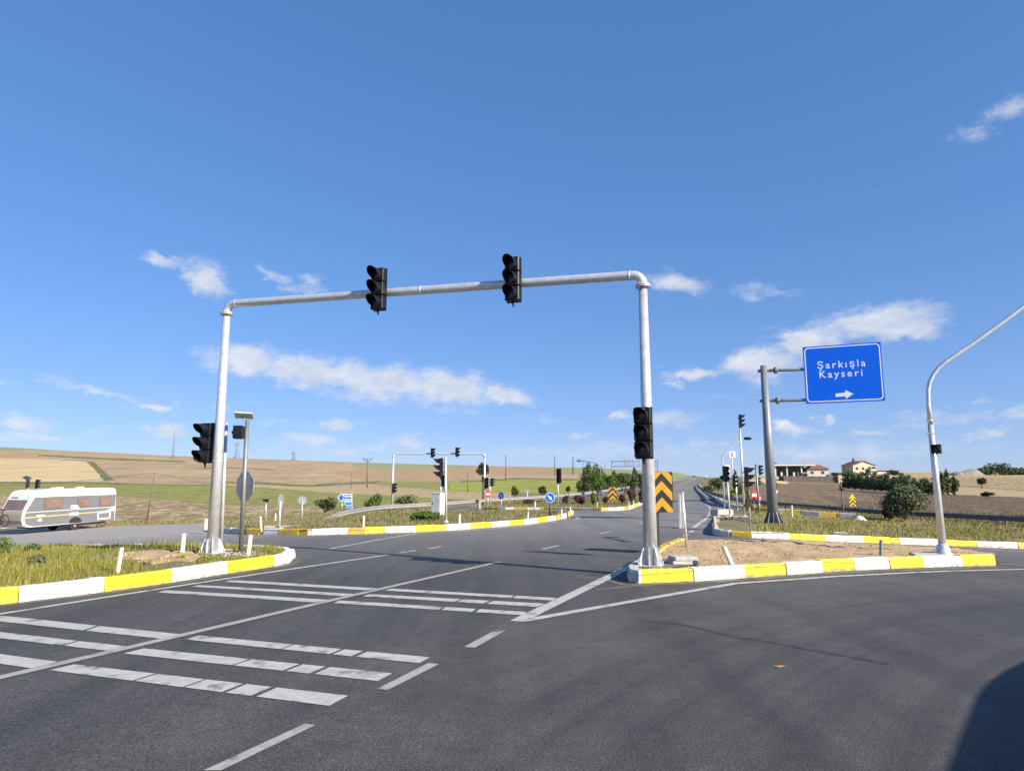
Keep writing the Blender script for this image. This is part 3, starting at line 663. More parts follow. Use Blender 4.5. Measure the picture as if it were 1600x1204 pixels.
# darker soil heap and concrete footing on the far right island
kerb([(1091, 757.5), (1095, 763), (1104, 771), (1116, 780.5), (1128, 788), (1142, 794), (1175, 799)], [(1096, 4), (1190, 2)], h=.3, w=.3, seed=12)
mc = G(1152, 814, .17); b_ = MB(); rg_ = random.Random(8)
for i_ in range(25):
    for j_ in range(13):
        x_, y_ = mc.x + (i_ - 12) * .085 * 1.05, mc.y + (j_ - 6) * .14; r_ = math.hypot((i_ - 12) / 11.5, (j_ - 6) / 5.5)
        b_.v.append((x_, y_, zz(x_, y_) + .13 + max(0, 1 - r_ ** 2) * .24 + (rg_.uniform(-.05, .05) if r_ < .95 else 0)))
b_.f = [[i_ * 13 + j_, (i_ + 1) * 13 + j_, (i_ + 1) * 13 + j_ + 1, i_ * 13 + j_ + 1] for i_ in range(24) for j_ in range(12)]; b_.m = [0] * len(b_.f); b_.s = [False] * len(b_.f)
tag(b_.build('soil_heap', mat('dark_soil', (.06, .055, .05), .95, 0, (.13, .115, .095), 6, coord='World')), 'low dark soil heap at the left end of the far right island', 'soil heap')
sheet('soil_patch', XY([(178, 872), (195, 862), (250, 859), (300, 863), (318, 870), (300, 878), (240, 882)], .2), soil, .2, .25, .03, 10)
sheet('soil_patch', XY([(1002, 888), (1012, 880), (1040, 872), (1085, 870), (1094, 880), (1060, 886), (1030, 888)], .21), sandg, .215, .2, .008, 11)

# ---------------------------------------------------------------- traffic signals
def make_signal(n=3):
    t = bpy.data.objects.new('traffic_light', None); COL.objects.link(t); t.empty_display_size = .2
    S_ = .34; b = MB()
    for i in range(n):
        zc = (i - (n - 1) / 2) * S_
        b.box((0, .085, zc), (.345, .17, S_ - .006), 0, bev=.022)
    hb = b.build('housing', blackp, t)
    pl = MB(); pl.box((0, .178, 0), (.36, .012, n * S_ + .03), 0, bev=.004); pl.build('back_plate', blackp, hb)
    for i in range(n):
        zc = (i - (n - 1) / 2) * S_
        v = MB(); m = 22; rows = []
        for k in range(m + 1):                       # hood: long above, short below, open underneath
            a = R(-48 + 276 * k / m); up = (math.sin(a) + .75) / 1.75
            l = .08 + .25 * max(0, up) ** .8
            rows.append((math.cos(a), math.sin(a), l))
        for (c, s, l) in rows:
            fl = 1.0
            for rad, y in ((.140, 0), (.132 * fl, -l), (.124 * fl, -l), (.130, 0)): v.v.append((c * rad, y, zc + s * rad))
        for k in range(m):
            for j in range(4):
                q = (j + 1) % 4; v.f.append([k * 4 + j, k * 4 + q, k * 4 + 4 + q, k * 4 + 4 + j]); v.m.append(0); v.s.append(False)
        v.add([v.v[j] for j in range(4)], [(0, 1, 2, 3)]); v.add([v.v[m * 4 + j] for j in range(4)], [(3, 2, 1, 0)])
        v.build('visor', blackp, t)
        le = MB(); le.lathe([(.118, .001), (.116, .010), (.095, .020), (.06, .028), (.02, .031)], 24, (0, 0, zc), 0, '-Y')
        le.build('lens', lensm, t)
    br = MB()
    br.tube([(0, .08, -n * S_ / 2), (0, .08, -n * S_ / 2 - .05)], .03, 10); br.tube([(0, .08, -n * S_ / 2 - .05), (0.01, .10, -n * S_ / 2 - .12)], .022, 8)
    br.build('drain_stub', blackp, t)
    for s in ((1, -1) if n > 1 else (0,)):
        br = MB(); br.tube([(0, .18, .24 * s), (0, .31, .24 * s)], .022, 8); br.build('bracket_arm', blackp, t)
    return t
SIG3 = make_signal(3); SIG1 = make_signal(1); USED = {}
def signal(loc, yaw, label, group, scale=1., proto=None):
    p = proto or SIG3
    if p.name not in USED: USED[p.name] = 1; o = p
    else: o = copy_tree(p)
    o.location = loc; o.rotation_euler.z = yaw; o.scale = (scale,) * 3
    tag(o, label, 'traffic light', group); return o

# ---------------------------------------------------------------- signal gantries
def gantry(base_r, base_l, top, r0, r1, rb, label, fins=True, lift=0.):
    t = thing('signal_gantry', label, 'signal gantry', base_r); o = Vector(base_r)
    u = (Vector(base_l) - o); u.z = 0; span = u.length; u.normalize(); er = rb * 2.2
    for s, base in ((1, o), (-1, Vector(base_l))):
        d = base - o; zt = o.z + top + (lift if s < 0 else 0)
        hgt = zt - base.z
        p = MB(); p.tube([d, d + Vector((0, 0, hgt))], [r0, r1], 20)
        if fins: p.tube([d + Vector((0, 0, hgt * .37)), d + Vector((0, 0, hgt * .37 + .02))], [r0 - (r0 - r1) * .37 + .006] * 2, 20)
        po = p.build('pole', galv, t)
        f = MB(); f.tube([d + Vector((0, 0, hgt - .03)), d + Vector((0, 0, hgt))], r1 + .075, 20); f.tube([d + Vector((0, 0, hgt + .003)), d + Vector((0, 0, hgt + .033))], r1 + .075, 20)
        for k in range(8):
            a = k * math.pi / 4; c = d + Vector((math.cos(a) * (r1 + .045), math.sin(a) * (r1 + .045), 0))
            f.tube([c + Vector((0, 0, hgt - .06)), c + Vector((0, 0, hgt + .06))], .012, 6)
        f.build('flange', galv, po)
        if fins:
            g = MB(); g.box(d + Vector((0, 0, .015)), (.46, .46, .03), 0, rz=YAW_LANE, bev=.004)
            for k in range(8):
                a = k * math.pi / 4 + YAW_LANE; c = Vector((math.cos(a), math.sin(a), 0)); w = Vector((-math.sin(a), math.cos(a), 0)) * .008
                out_ = .23 if k % 2 == 0 else .28
                q = [(r0 - .01, .03), (out_ - .03, .03), (out_ - .02, .16), (r0 + .03, .36), (r0 - .01, .38)]
                vs = [d + c * x + Vector((0, 0, z)) + w for x, z in q] + [d + c * x + Vector((0, 0, z)) - w for x, z in q]; n = len(q)
                g.add(vs, [list(range(n)), list(range(2 * n - 1, n - 1, -1))] + [(i, (i + 1) % n, n + (i + 1) % n, n + i)[::-1] for i in range(n)])
                bolt = d + c * .29 + Vector((0, 0, .03)); 
                if k % 2: g.tube([bolt, bolt + Vector((0, 0, .05))], .014, 6)
            g.build('base_plate', galv, po)
    def arc(c0, hd):      # elbow from a vertical pole end to the beam
        pts = []
        for k in range(9):
            a = k / 8 * math.pi / 2; pts.append(c0 + hd * (er * (1 - math.cos(a))) + Vector((0, 0, er * math.sin(a))))
        return pts
    z1 = top + .036; e1 = arc(Vector((0, 0, z1)), u); e2 = arc(u * span + Vector((0, 0, z1 + lift)), -u)
    b = MB(); b.tube(e1 + e2[::-1], rb, 20); bo = b.build('beam', galv, t)
    for e in (e1[-1].lerp(e2[-1], .004), e2[-1].lerp(e1[-1], .007), e1[-1].lerp(e2[-1], .48)): b = MB(); b.tube([e, e + u * .03], rb + .006, 20); b.build('weld_ring', galv, bo)
    return t, e1[-1], e2[-1], u
GR = G(1017, 883.5, .21); GL_ = G(331, 864, .19)
topz = at(995, 447, GR.y).z - GR.z
_, BR, BL, BU = gantry(GR, GL_, topz, .146, .091, .102, 'tall galvanised two-legged signal gantry spanning the near road, between sandy and grassy islands', lift=at(355, 490, GL_.y).z - GR.z - topz)
def beam_at(px, e1=None):
    best = None
    for k in range(400):
        p = GR + BR.lerp(BL, k / 399); q = 800 + F * p.x / (p.y * CP + (p.z - H) * SP)
        if best is None or abs(q - px) < best[0]: best = (abs(q - px), p)
    return best[1]
ND = Vector((-LANE.x, -LANE.y, 0)); GN = 'dark three-lamp traffic lights on the near gantry'
for px, lb in ((600.5, 'unlit black traffic light hanging mid-beam on the near gantry, left of the two'), (808, 'unlit black traffic light on the near gantry beam, closer to its right elbow')):
    p = beam_at(px); signal(p + ND * .33 + Vector((0, 0, .03)), YAW_LANE, lb, GN)
p = at(1001, 677, GR.y); signal(Vector((GR.x, GR.y, p.z)) + ND * .36 + Vector((-.03, 0, 0)), YAW_LANE, 'unlit black traffic light halfway up the right leg of the near gantry', GN, 1.02)
p = at(317, 691, GL_.y); signal(Vector((p.x, GL_.y + .05, p.z)), YAW_LANE, 'unlit black traffic light bracketed on the left leg of the near gantry', GN)
b = MB(); q = at(329, 695, GL_.y + .25); t = thing('signal_cabinet', 'flat black box behind the traffic light on the left gantry leg', 'control box', (GL_.x - .24, GL_.y + .22, q.z))
b.box((0, 0, 0), (.10, .26, .66), 0, bev=.01); b.build('case', blackp, t); b = MB(); b.tube([(0, 0, .36), (.24, -.2, .36)], .015, 8); b.tube([(0, 0, -.36), (.24, -.2, -.36)], .015, 8); b.tube([(0, 0, -.37), (0, 0, .37)], .016, 8); b.build('bracket', blackp, t)

def post(name, label, cat, base, top, r, m=galv, group=None, r1=None, plate=.0, parts=True):
    t = thing(name, label, cat, base, 0, group); b = MB(); d = Vector(top) - Vector(base)
    b.tube([(0, 0, -.05), d], [r, r1 or r], 14); b.build('pole', m, t)
    if plate:
        b = MB(); b.box((0, 0, .012), (plate, plate, .024), bev=.004)
        for k in range(4):
            a = k * math.pi / 2 + .78; b.tube([(math.cos(a) * plate * .55, math.sin(a) * plate * .55, .02), (math.cos(a) * plate * .55, math.sin(a) * plate * .55, .06)], .012, 6)
        b.lathe([(r * 1.9, .024), (r * 1.7, .09), (r * 1.02, .13)], 14)
        b.build('base_plate', m, t)
    return t
p = G(345, 861, .19); post('signal_post', 'slim galvanised post standing just behind the left gantry leg', 'post', p, at(353.5, 661, p.y), .045, plate=.16)

# solar powered stop sign seen from behind
def disc(b, r, n, y0, y1, mi=0, rot=0., c=(0, 0), front=None):
    b.prism([(c[0] + r * math.cos(rot + 2 * math.pi * k / n), c[1] + r * math.sin(rot + 2 * math.pi * k / n)) for k in range(n)], y0, y1, mi, front)
base = G(376, 862, .19); topp = at(386.5, 655, base.y); hgt = topp.z - base.z
t = thing('stop_sign', 'grey back of octagonal stop sign on weathered post with solar panel and flasher', 'stop sign', base)
lean = Vector((topp.x - base.x, 0, hgt)); b = MB(); b.tube([(0, 0, -.05), lean], .055, 16); b.build('pole', galvd, t)
b = MB(); disc(b, .41, 8, -.008, .008, 0, R(22.5)); b.build('sign_plate', signb, t, lean * .49 + Vector((0, .075, 0)), R(-36))
b = MB(); b.box((0, 0, 0), (.46, .40, .03), 0, bev=.006, rx=R(-16), ry=R(2)); b.tube([(.02, 0, -.13), (.02, 0, -.02)], .02, 8); b.build('solar_panel', mat('solar_panel_back', (.55, .55, .52), .5), t, lean + Vector((-.08, -.04, .10)), R(15))
fb = MB(); fb.box((0, 0, 0), (.24, .26, .34), 0, bev=.02); fo = fb.build('flasher_box', blackp, t, lean * .90 + Vector((-.20, -.03, 0)), R(8))
b = MB(); b.lathe([(.05, .12), (.048, .15), (.03, .17)], 14, axis='X'); lo_ = b.build('lamp', lensm, fo); lo_.rotation_euler.z = math.pi

# ---------------------------------------------------------------- marker posts
mkp = mat('marker_post_white', (.72, .70, .63), .7, 0, (.55, .53, .47), 8, 5)
def marker(px, py, qx, qy, w, label, h=.19, m=None, Y=None, group='slim white marker posts on the islands'):
    b0 = G(px, py, h) if Y is None else on(px, Y, h); tp = at(qx, qy, b0.y); d = tp - b0; wd = w * b0.y / F
    t = thing('marker_post', label, 'marker post', b0, 0, group)
    b = MB(); n = 8; prof = [(-.5, .3), (-.2, -.5), (.2, -.5), (.5, .3)]
    for k in range(n + 1):
        f = k / n
        for x, y in prof: b.v.append((x * wd + d.x * f, y * wd * .7, -.05 + (d.z + .05) * f))
    for k in range(n):
        for j in range(4):
            q = (j + 1) % 4; b.f.append([k * 4 + j, k * 4 + q, k * 4 + 4 + q, k * 4 + 4 + j]); b.m.append(0); b.s.append(False)
    b.f.append([n * 4 + j for j in range(4)]); b.m.append(0); b.s.append(False)
    b.build('shaft', m or mkp, t); return t
for a in [(284, 865, 287, 833, 6.5, 'white marker post left of the left gantry leg, beside the concrete edge'),
          (183, 894, 190, 855, 6, 'tilted dusty marker post in long grass behind the near left kerb'),
          (387, 870, 391, 835, 6.5, 'tilted white marker post below the solar stop sign, behind yellow kerb'),
          (321, 826, 322, 810, 6, 'cream marker post at the far left tip of the grassy median'),
          (408.5, 828, 406.5, 806, 3, 'thin white marker post leaning left beside the sign seen edge-on'),
          (430, 812, 430.5, 802, 2.5, 'short white marker post between two grey sign backs on the median'),
          (567.5, 825.5, 568, 805, 3.4, 'white marker post behind the yellow kerb below the blue direction sign'),
          (717.5, 820, 718, 803, 3.6, 'white marker post right of the control cabinet on the median'),
          (825, 812.5, 825, 799, 2.6, 'white marker post left of the round blue arrow sign on the median'),
          (877.5, 807, 877.5, 795, 2.3, 'white marker post nearest the right tip of the grassy median'),
          (891, 800, 891, 791.5, 2.3, 'white marker post beyond the tip of the median, beside far kerb'),
          (749.5, 794, 749.5, 784, 2, 'white marker post left of the far gantry right leg'),
          (836, 793, 836, 783, 2.2, 'white marker post in far verge above the round blue arrow sign'),
          (933, 793, 933, 784, 1.8, 'white marker post left of the distant chevron board'),
          (982.5, 792, 982.5, 784, 1.8, 'white marker post right of the distant chevron board, first of a pair'),
          (990, 791, 990, 782, 1.8, 'white marker post nearest the right gantry leg in the far verge'),
          (1237.5, 807, 1237, 789, 3.6, 'white marker post right of the big sign pole, against the guardrail')]:
    marker(*a)
marker(1147, 886, 1131, 853, 8.5, 'white marker post knocked over to the left on sandy island')
marker(1377, 869, 1377.5, 843, 6, 'short grey marker post standing upright on the sandy island', m=galvd)
marker(1117, 826, 1116, 806, 5, 'battered orange and white marker stump at the tip of far right island', m=mat('faded_orange', (.58, .23, .09), .8, 0, (.62, .55, .48), 9, 5))
marker(1122, 803, 1122.5, 792, 2.6, 'small white marker post on the concrete chunk by the far kerb', h=.3)

# ---------------------------------------------------------------- chevron board on the sandy island
def chevron(b, x0, x1, z0, z1, y, n=2.5, mi=1, thick=.30, off=0.):
    """upward chevrons cut from sheeting, laid 3 mm proud of the board"""
    w = (x1 - x0) / 2; cx = (x0 + x1) / 2; H_ = z1 - z0; per = H_ / n; th = per * .52; rise = w * 1.12
    for k in range(-1, int(n) + 3):
        za = z0 + k * per + off
        def clip(poly):
            for lim, sg in ((z0, 1), (z1, -1)):
                o = []
                for i in range(len(poly)):
                    p, q = poly[i], poly[(i + 1) % len(poly)]; a, c = (p[1] - lim) * sg, (q[1] - lim) * sg
                    if a >= 0: o.append(p)
                    if a * c < 0: f = a / (a - c); o.append((p[0] + (q[0] - p[0]) * f, lim))
                poly = o
                if not poly: break
            return poly
        for sg in (-1, 1):
            poly = clip([(cx, za), (cx + sg * w, za - rise), (cx + sg * w, za - rise + th), (cx, za + th)])
            if len(poly) > 2: b.add([(x, y, z) for x, z in (poly if sg < 0 else poly[::-1])], [list(range(len(poly)))], mi)
cb = G(1029.5, 861, .19); Yc = cb.y
t = thing('chevron_sign', 'black board with three amber upward chevrons on dark post by right gantry leg', 'chevron sign', cb)
b = MB(); zt = at(1029, 737, Yc).z - cb.z; zb = at(1029, 800, Yc).z - cb.z; wd = 33.5 * Yc / F
b.box((0, 0, zt / 2), (.05, .05, zt), bev=.004); b.build('post', darkpost, t)
xo = (1034.5 - 1027.5) * Yc / F
b = MB(); b.prism([(xo - wd / 2, zb), (xo + wd / 2 - .02, zb), (xo + wd / 2 - .015, zb + .22), (xo + wd / 2 + .004, zb + .27), (xo + wd / 2, zt), (xo - wd / 2, zt)][::-1][::-1], -.052, -.032, 0)
bo = b.build('board', chevb, t)
b = MB(); chevron(b, xo - wd / 2 + .004, xo + wd / 2 - .02, zb + .003, zt - .003, -.0555, 2.45, 0, off=.16); b.build('chevron_stripe', chevy, bo)

# sign seen almost edge-on behind it
base = G(1073, 853, .19); tp = at(1066, 768, base.y); d = tp - base
t = thing('road_sign', 'white road sign seen nearly edge-on on leaning post beside chevron board', 'road sign', base)
b = MB(); b.tube([(0, 0, -.05), d], .035, 12); b.build('post', galv, t)
b = MB(); b.prism([(-.32, -.44), (.32, -.44), (.32, .44), (-.32, .44)], -.008, .008); po = b.build('sign_plate', signb, t, d * .64 + Vector((-.075, -.03, 0)), R(68)); po.rotation_euler.y = R(4)
b = MB(); b.prism([(-.335, -.45), (-.30, -.45), (-.30, .45), (-.335, .45)], -.02, .02); b.build('rim', galv, po)

# concrete slabs and stones
def slabs(px, py, w, h, dpt, label, rz, n=2, hgt=.19):
    p = G(px, py, hgt)
    t = thing('concrete_slab', label, 'concrete slab', p, rz)
    z = 0
    for k in range(n):
        b = MB(); b.box(((.02 if k else 0), 0, z + h / n / 2), (w - .06 * k, dpt, h / n - .004), bev=.012); z += h / n; b.build('slab', concrete, t)
    return t
slabs(1066, 881, .56, .17, .42, 'two pale concrete slabs stacked beside the right gantry leg', R(8))
slabs(1446, 868, .60, .06, .42, 'thin pale concrete slab lying flat beside the lamp post base', R(-12), 1)
slabs(1312, 834, .45, .08, .4, 'flat concrete cover slab in the grass behind far right kerb', R(-14), 1, .17)
slabs(440, 824.5, 1.3, .1, .6, 'flat pale concrete cover in the median grass by the broken kerb', R(4), 1, .18)
slabs(1128, 805, 1.1, .38, .8, 'rough concrete chunk by the kerb corner below the distant lamp', R(20), 1, .12)
slabs(1152, 808, 1.3, .07, .5, 'white concrete footing plate under the two signal posts', R(-20), 1, .22)
b = MB(); rg = random.Random(4); vs = []
b.lathe([(.02, -.1), (.30, -.05), (.36, .10), (.27, .26), (.05, .33)], 9, sm=False); b.v = [(x * rg.uniform(.8, 1.15), y * rg.uniform(.8, 1.1), z * rg.uniform(.9, 1.1)) for x, y, z in b.v]
tag(b.build('boulder', whitep, None, G(1344, 815, .1)), 'white painted boulder at the end of the worn far kerb', 'boulder')

# ---------------------------------------------------------------- direction sign to the right
p0 = G(1208.5, 819, .17); tp = at(1193, 571, p0.y); d = tp - p0
t = thing('direction_sign', 'large blue direction sign on a thick grey pole, two town names and right arrow', 'direction sign', p0)
b = MB(); b.tube([(0, 0, .0), d], [.25, .155], 24); po = b.build('pole', greyp, t)
b = MB(); b.box((0, 0, .02), (1.05, 1.05, .04), bev=.005)
for k in range(10):
    a = k * math.pi / 5; c = Vector((math.cos(a), math.sin(a), 0)); w = Vector((-c.y, c.x, 0)) * .012
    q = [(.24, .04), (.46, .04), (.46, .10), (.26, .58), (.24, .58)]; vs = [c * x + Vector((0, 0, z)) + w for x, z in q] + [c * x + Vector((0, 0, z)) - w for x, z in q]
    b.add(vs, [list(range(5)), list(range(9, 4, -1))] + [(i, (i + 1) % 5, 5 + (i + 1) % 5, 5 + i)[::-1] for i in range(5)])
b.build('base_plate', greyp, po)
UD = Vector((.927, -.375, 0)); sgy = face_dir(-.375, -.927)
PW, PH = 3.36, 2.76
# panel centre from the sight line at the depth of its middle
Yp = p0.y - .375 * 3.2; pc = at(1317, 583, Yp); pcl = pc - p0
lx = [pcl + UD * (-PW / 2)]
for k, row in enumerate((579, 626)):
    zc = at(1194, row, p0.y).z - p0.z; f = zc / d.z; ax = d * f
    b = MB(); e = pcl - UD * (PW / 2 - .3); e = Vector((e.x, e.y, zc - .02)) + Vector((.375, .927, 0)) * .14
    b.tube([ax - UD * .28, ax, ax.lerp(e, .9), e], .075, 14); q = ax.lerp(e, .26); ao = b.build('arm', greyp, t)
    b = MB(); u = (e - ax).normalized(); b.tube([q - u * .05, q - u * .02], .17, 14); b.tube([q + u * .0, q + u * .03], .17, 14)
    for j in range(8):
        a = j * math.pi / 4; s = Vector((-u.y, u.x, 0)) * math.cos(a) * .135 + Vector((0, 0, 1)) * math.sin(a) * .135; b.tube([q - u * .1 + s, q + u * .08 + s], .018, 6)
    for j in (0, 1, 2): 
        g = ax.lerp(e, .15 + j * .11); b.tube([g, g + u * .02], .10, 12)
    b.build('flange', greyp, ao)
b = MB(); b.box((0, 0, 0), (PW, .06, PH), 0, bev=.004); pn = b.build('sign_panel', signb, t, pcl, sgy); pn.rotation_euler.y = 0
def rrect(w, h, r, n=6):
    o = []
    for cx, cz, a0 in ((w / 2 - r, h / 2 - r, 0), (-w / 2 + r, h / 2 - r, 90), (-w / 2 + r, -h / 2 + r, 180), (w / 2 - r, -h / 2 + r, 270)):
        for k in range(n + 1): a = R(a0 + 90 * k / n); o.append((cx + r * math.cos(a), cz + r * math.sin(a)))
    return o[::-1]
b = MB(); b.add([(x, -.034, z) for x, z in [(-PW / 2 + .004, -PH / 2 + .004), (PW / 2 - .004, -PH / 2 + .004), (PW / 2 - .004, PH / 2 - .004), (-PW / 2 + .004, PH / 2 - .004)]], [(0, 1, 2, 3)]); b.build('sheeting', bluep, pn)
ou, inn = rrect(PW - .12, PH - .12, .18), rrect(PW - .22, PH - .22, .14); n = len(ou); b = MB()
b.add([(x, -.0375, z) for x, z in ou] + [(x, -.0375, z) for x, z in inn], [(i, (i + 1) % n, n + (i + 1) % n, n + i) for i in range(n)]); b.build('border', signw, pn)
def lettering(txt, size, parent, loc, m, sp=1.0, bold=.0, align='CENTER', name='lettering'):
    cu = bpy.data.curves.new(name, 'FONT'); cu.body = txt; cu.size = size; cu.space_character = sp; cu.offset = bold; cu.align_x = align; cu.resolution_u = 3
    o = bpy.data.objects.new(name, cu); COL.objects.link(o)
    bpy.context.view_layer.update()
    me = bpy.data.meshes.new_from_object(o.evaluated_get(bpy.context.evaluated_depsgraph_get())); bpy.data.objects.remove(o); bpy.data.curves.remove(cu)
    me.materials.clear(); me.materials.append(m); me.name = name
    me.transform(Matrix.Rotation(R(90), 4, 'X')); o = bpy.data.objects.new(name, me); COL.objects.link(o); o.parent = parent; o.location = loc
    return o
lettering('Şarkışla', .47, pn, (-.06, -.038, .28), signw, 1.32, .004)
lettering('Kayseri', .47, pn, (-.10, -.038, -.17), signw, 1.34, .004)
b = MB(); az_ = -1.02; b.add([(x - .02, -.038, z + az_) for x, z in [(-.36, -.09), (.06, -.075), (.06, -.21), (.40, .02), (.06, .22), (.06, .095), (-.36, .07)]], [list(range(7))]); b.build('arrow', signw, pn)

# ---------------------------------------------------------------- lamp post with one signal lamp
p0 = G(1474, 866, .19); Yl = p0.y
t = thing('lamp_post', 'leaning galvanised lamp post with curved arm, at right end of sandy island', 'lamp post', p0)
pts = [(1474, 862), (1461, 736), (1454, 664), (1450.5, 632), (1450, 610), (1452.5, 597), (1458, 585.5), (1466, 575), (1478, 565), (1496, 553), (1525, 533.5), (1562, 507), (1600, 478.6), (1700, 405)]
P = []
for i, (x, y) in enumerate(pts):
    dx = max(0, x - 1450) * Yl / F if i > 4 else 0
    P.append(at(x, y, Yl - dx * .22) - p0)
b = MB(); b.tube(P[:3], [.085, .075, .066], 16); b.tube(P[2:], [.062] + [.05] * (len(P) - 4) + [.045], 14); po = b.build('pole', galv, t)
b = MB(); b.lathe([(.20, 0), (.20, .03), (.17, .05), (.145, .16), (.13, .19), (.13, .21), (.09, .26)], 20); b.build('base_cover', galv, t)
b = MB()
for row in (658, 678):
    q = at(1453.3 + (row - 658) * .09, row, Yl) - p0; b = MB(); b.tube([q, q + Vector((0, 0, .025))], .075, 14)
    for k in range(4): a = k * math.pi / 2 + .5; b.tube([q + Vector((math.cos(a) * .06, math.sin(a) * .06, .012)), q + Vector((math.cos(a) * .12, math.sin(a) * .12, .012))], .008, 6)
    b.build('clamp', galv, po)
e = P[-1]; b = MB(); b.box(e + Vector((.25, -.05, .06)), (.7, .28, .12), bev=.04, ry=R(-12)); b.build('lamp_head', greyp, t)
q = at(1457.5, 701.5, Yl); signal(q + Vector((-.05, -.20, 0)), face_dir(-.62, -.78), 'single black signal lamp strapped to the leaning lamp post', 'small single signal lamps', .62, SIG1)
b = MB(); b.v = []; rgl = random.Random(2)
lp = G(1218, 1042, 0)
b.add([(-.07, 0, .004), (-.035, .021, .015), (0, .032, .008), (.035, .014, .018), (.063, .0, .006), (.028, -.021, .011), (0, -.025, .004), (-.042, -.018, .014), (0, 0, .018)], [(8, i, (i + 1) % 8) for i in range(8)])
tag(b.build('leaf', mat('dead_leaf', (.42, .24, .09), .8, 0, (.25, .14, .06), 30), None, lp), 'small curled dead leaf lying on the slip road asphalt', 'leaf')

# ---------------------------------------------------------------- far gantry and the signals of the median
FR = on(757, 69, .18); FL = on(613.5, 69, .05); ft = at(757, 707.5, 69).z - FR.z
tg, FBR, FBL, FU = gantry(FR, FL, ft - .3, .13, .10, .09, 'distant slim signal gantry over the far road, its legs behind the guardrail', False)
def fsig(px, row, Y, yaw, label, group='distant dark traffic lights', s=.9): return signal(at(px, row, Y), yaw, label, group, s)
RGT = face_dir(.93, -.2); LFT = face_dir(-.98, -.15); AWAY = face_dir(.55, .8)
fsig(676.5, 707, 68.6, face_dir(.8, -.5), 'small traffic light left on the distant gantry beam')
fsig(715, 706, 68.6, face_dir(.8, -.5), 'small traffic light right on the distant gantry beam')
fsig(616.5, 762, 68.6, RGT, 'small traffic light on the left leg of the distant gantry')
fsig(760.5, 754, 68.6, face_dir(.3, -.95), 'small traffic light on the right leg of the distant gantry', s=1.0)
def signal_post(px, base_row, tx, trow, label, r=.05, h=.19, m=galv, plate=.22, Y=None):
    p = G(px, base_row, h) if Y is None else on(px, Y, h)
    return post('signal_post', label, 'signal post', p, at(tx, trow, p.y), r, m, 'slim posts that carry traffic lights', plate=plate), p
_, p = signal_post(697, 817, 696, 714, 'galvanised signal post beside the control cabinet on the median', .058)
YS1 = p.y; fsig(686.5, 730.5, YS1, LFT, 'black traffic light facing left on the post by the control cabinet', s=.86)
sgn = fsig(693.5, 751, YS1 + .3, AWAY, 'lower traffic light seen from behind on the post by the control cabinet', s=.5)
signal_post(689.5, 790, 689, 742, 'thin white post rising behind the control cabinet', .035, .0, Y=60)
_, p = signal_post(872.5, 803, 871.5, 733, 'thin white signal post right of the round blue arrow sign', .04)
fsig(873, 743, p.y - .2, face_dir(-.15, -.99), 'traffic light atop the thin post by the round blue arrow sign', s=.80)
signal_post(754, 791, 754, 746, 'thin dark post left of the far gantry right leg', .045, .1, darkpost, Y=66)
_, p = signal_post(765.5, 791, 766, 746, 'thin post right of the far gantry, under a traffic light', .05, .1, Y=64)
fsig(769.5, 753, p.y, RGT, 'small traffic light facing right on the post beyond the far gantry leg', s=.72)
fsig(754, 748, 65.8, LFT, 'small traffic light at the top of the dark post by the far gantry', s=.5)
# posts near the caravan whose heads show above its roof
for px, top, w, lb in ((45, 748, -1, 'traffic light with solar panel showing above the caravan roof, left one'), (57, 747.5, 1, 'traffic light seen from behind above the caravan roof, right one')):
    Y = 52.; p = on(px, Y); pt = post('signal_post', 'pale signal post standing behind the caravan, ' + ('left' if w < 0 else 'right') + ' of two', 'signal post', p, at(px, top, Y), .07, galv, 'slim posts that carry traffic lights')
    signal(at(px + w * 2.2, 755.5, Y - .25), face_dir(.5 * w - .2, .6), lb, 'distant dark traffic lights', .62)
    if w < 0:
        b = MB(); b.box(at(px - 2.5, 746.5, Y) - p, (.5, .4, .03), bev=.005, rx=R(25), ry=R(25)); b.build('solar_panel', darkpost, pt)

# control cabinet
p = G(684, 806, .17); Yk = p.y; k_ = Yk / F
t = thing('control_cabinet', 'tall white signal control cabinet on the grassy median', 'control cabinet', p, R(-28))
hh = 35.5 * k_; b = MB(); b.box((0, 0, .08), (17 * k_, 12.5 * k_, .16), bev=.006); b.build('plinth', concrete, t)
b = MB(); b.box((0, 0, .16 + (hh - .2) / 2), (17 * k_, 12 * k_, hh - .2), bev=.015); cb_ = b.build('cabinet', mat('cabinet_white', (.72, .73, .72), .5, 0, (.62, .63, .62), 3), t)
b = MB(); b.box((0, 0, hh - .02), (18.2 * k_, 13.4 * k_, .045), bev=.012); b.build('roof', whitep, t)
b = MB(); b.box((-.02, -6 * k_ - .008, .16 + (hh - .2) / 2), (15 * k_, .012, hh - .32), bev=.004); do_ = b.build('door', MATS['cabinet_white'], t)
b = MB(); b.box((-.2, -6 * k_ - .03, hh * .55), (.03, .03, .16), bev=.005); b.build('handle', darkpost, do_)
b = MB(); b.prism([(.02, hh * .66), (.12, hh * .66), (.07, hh * .66 + .10)], -6 * k_ - .019, -6 * k_ - .0175); b.build('warning_label', chevy, do_)

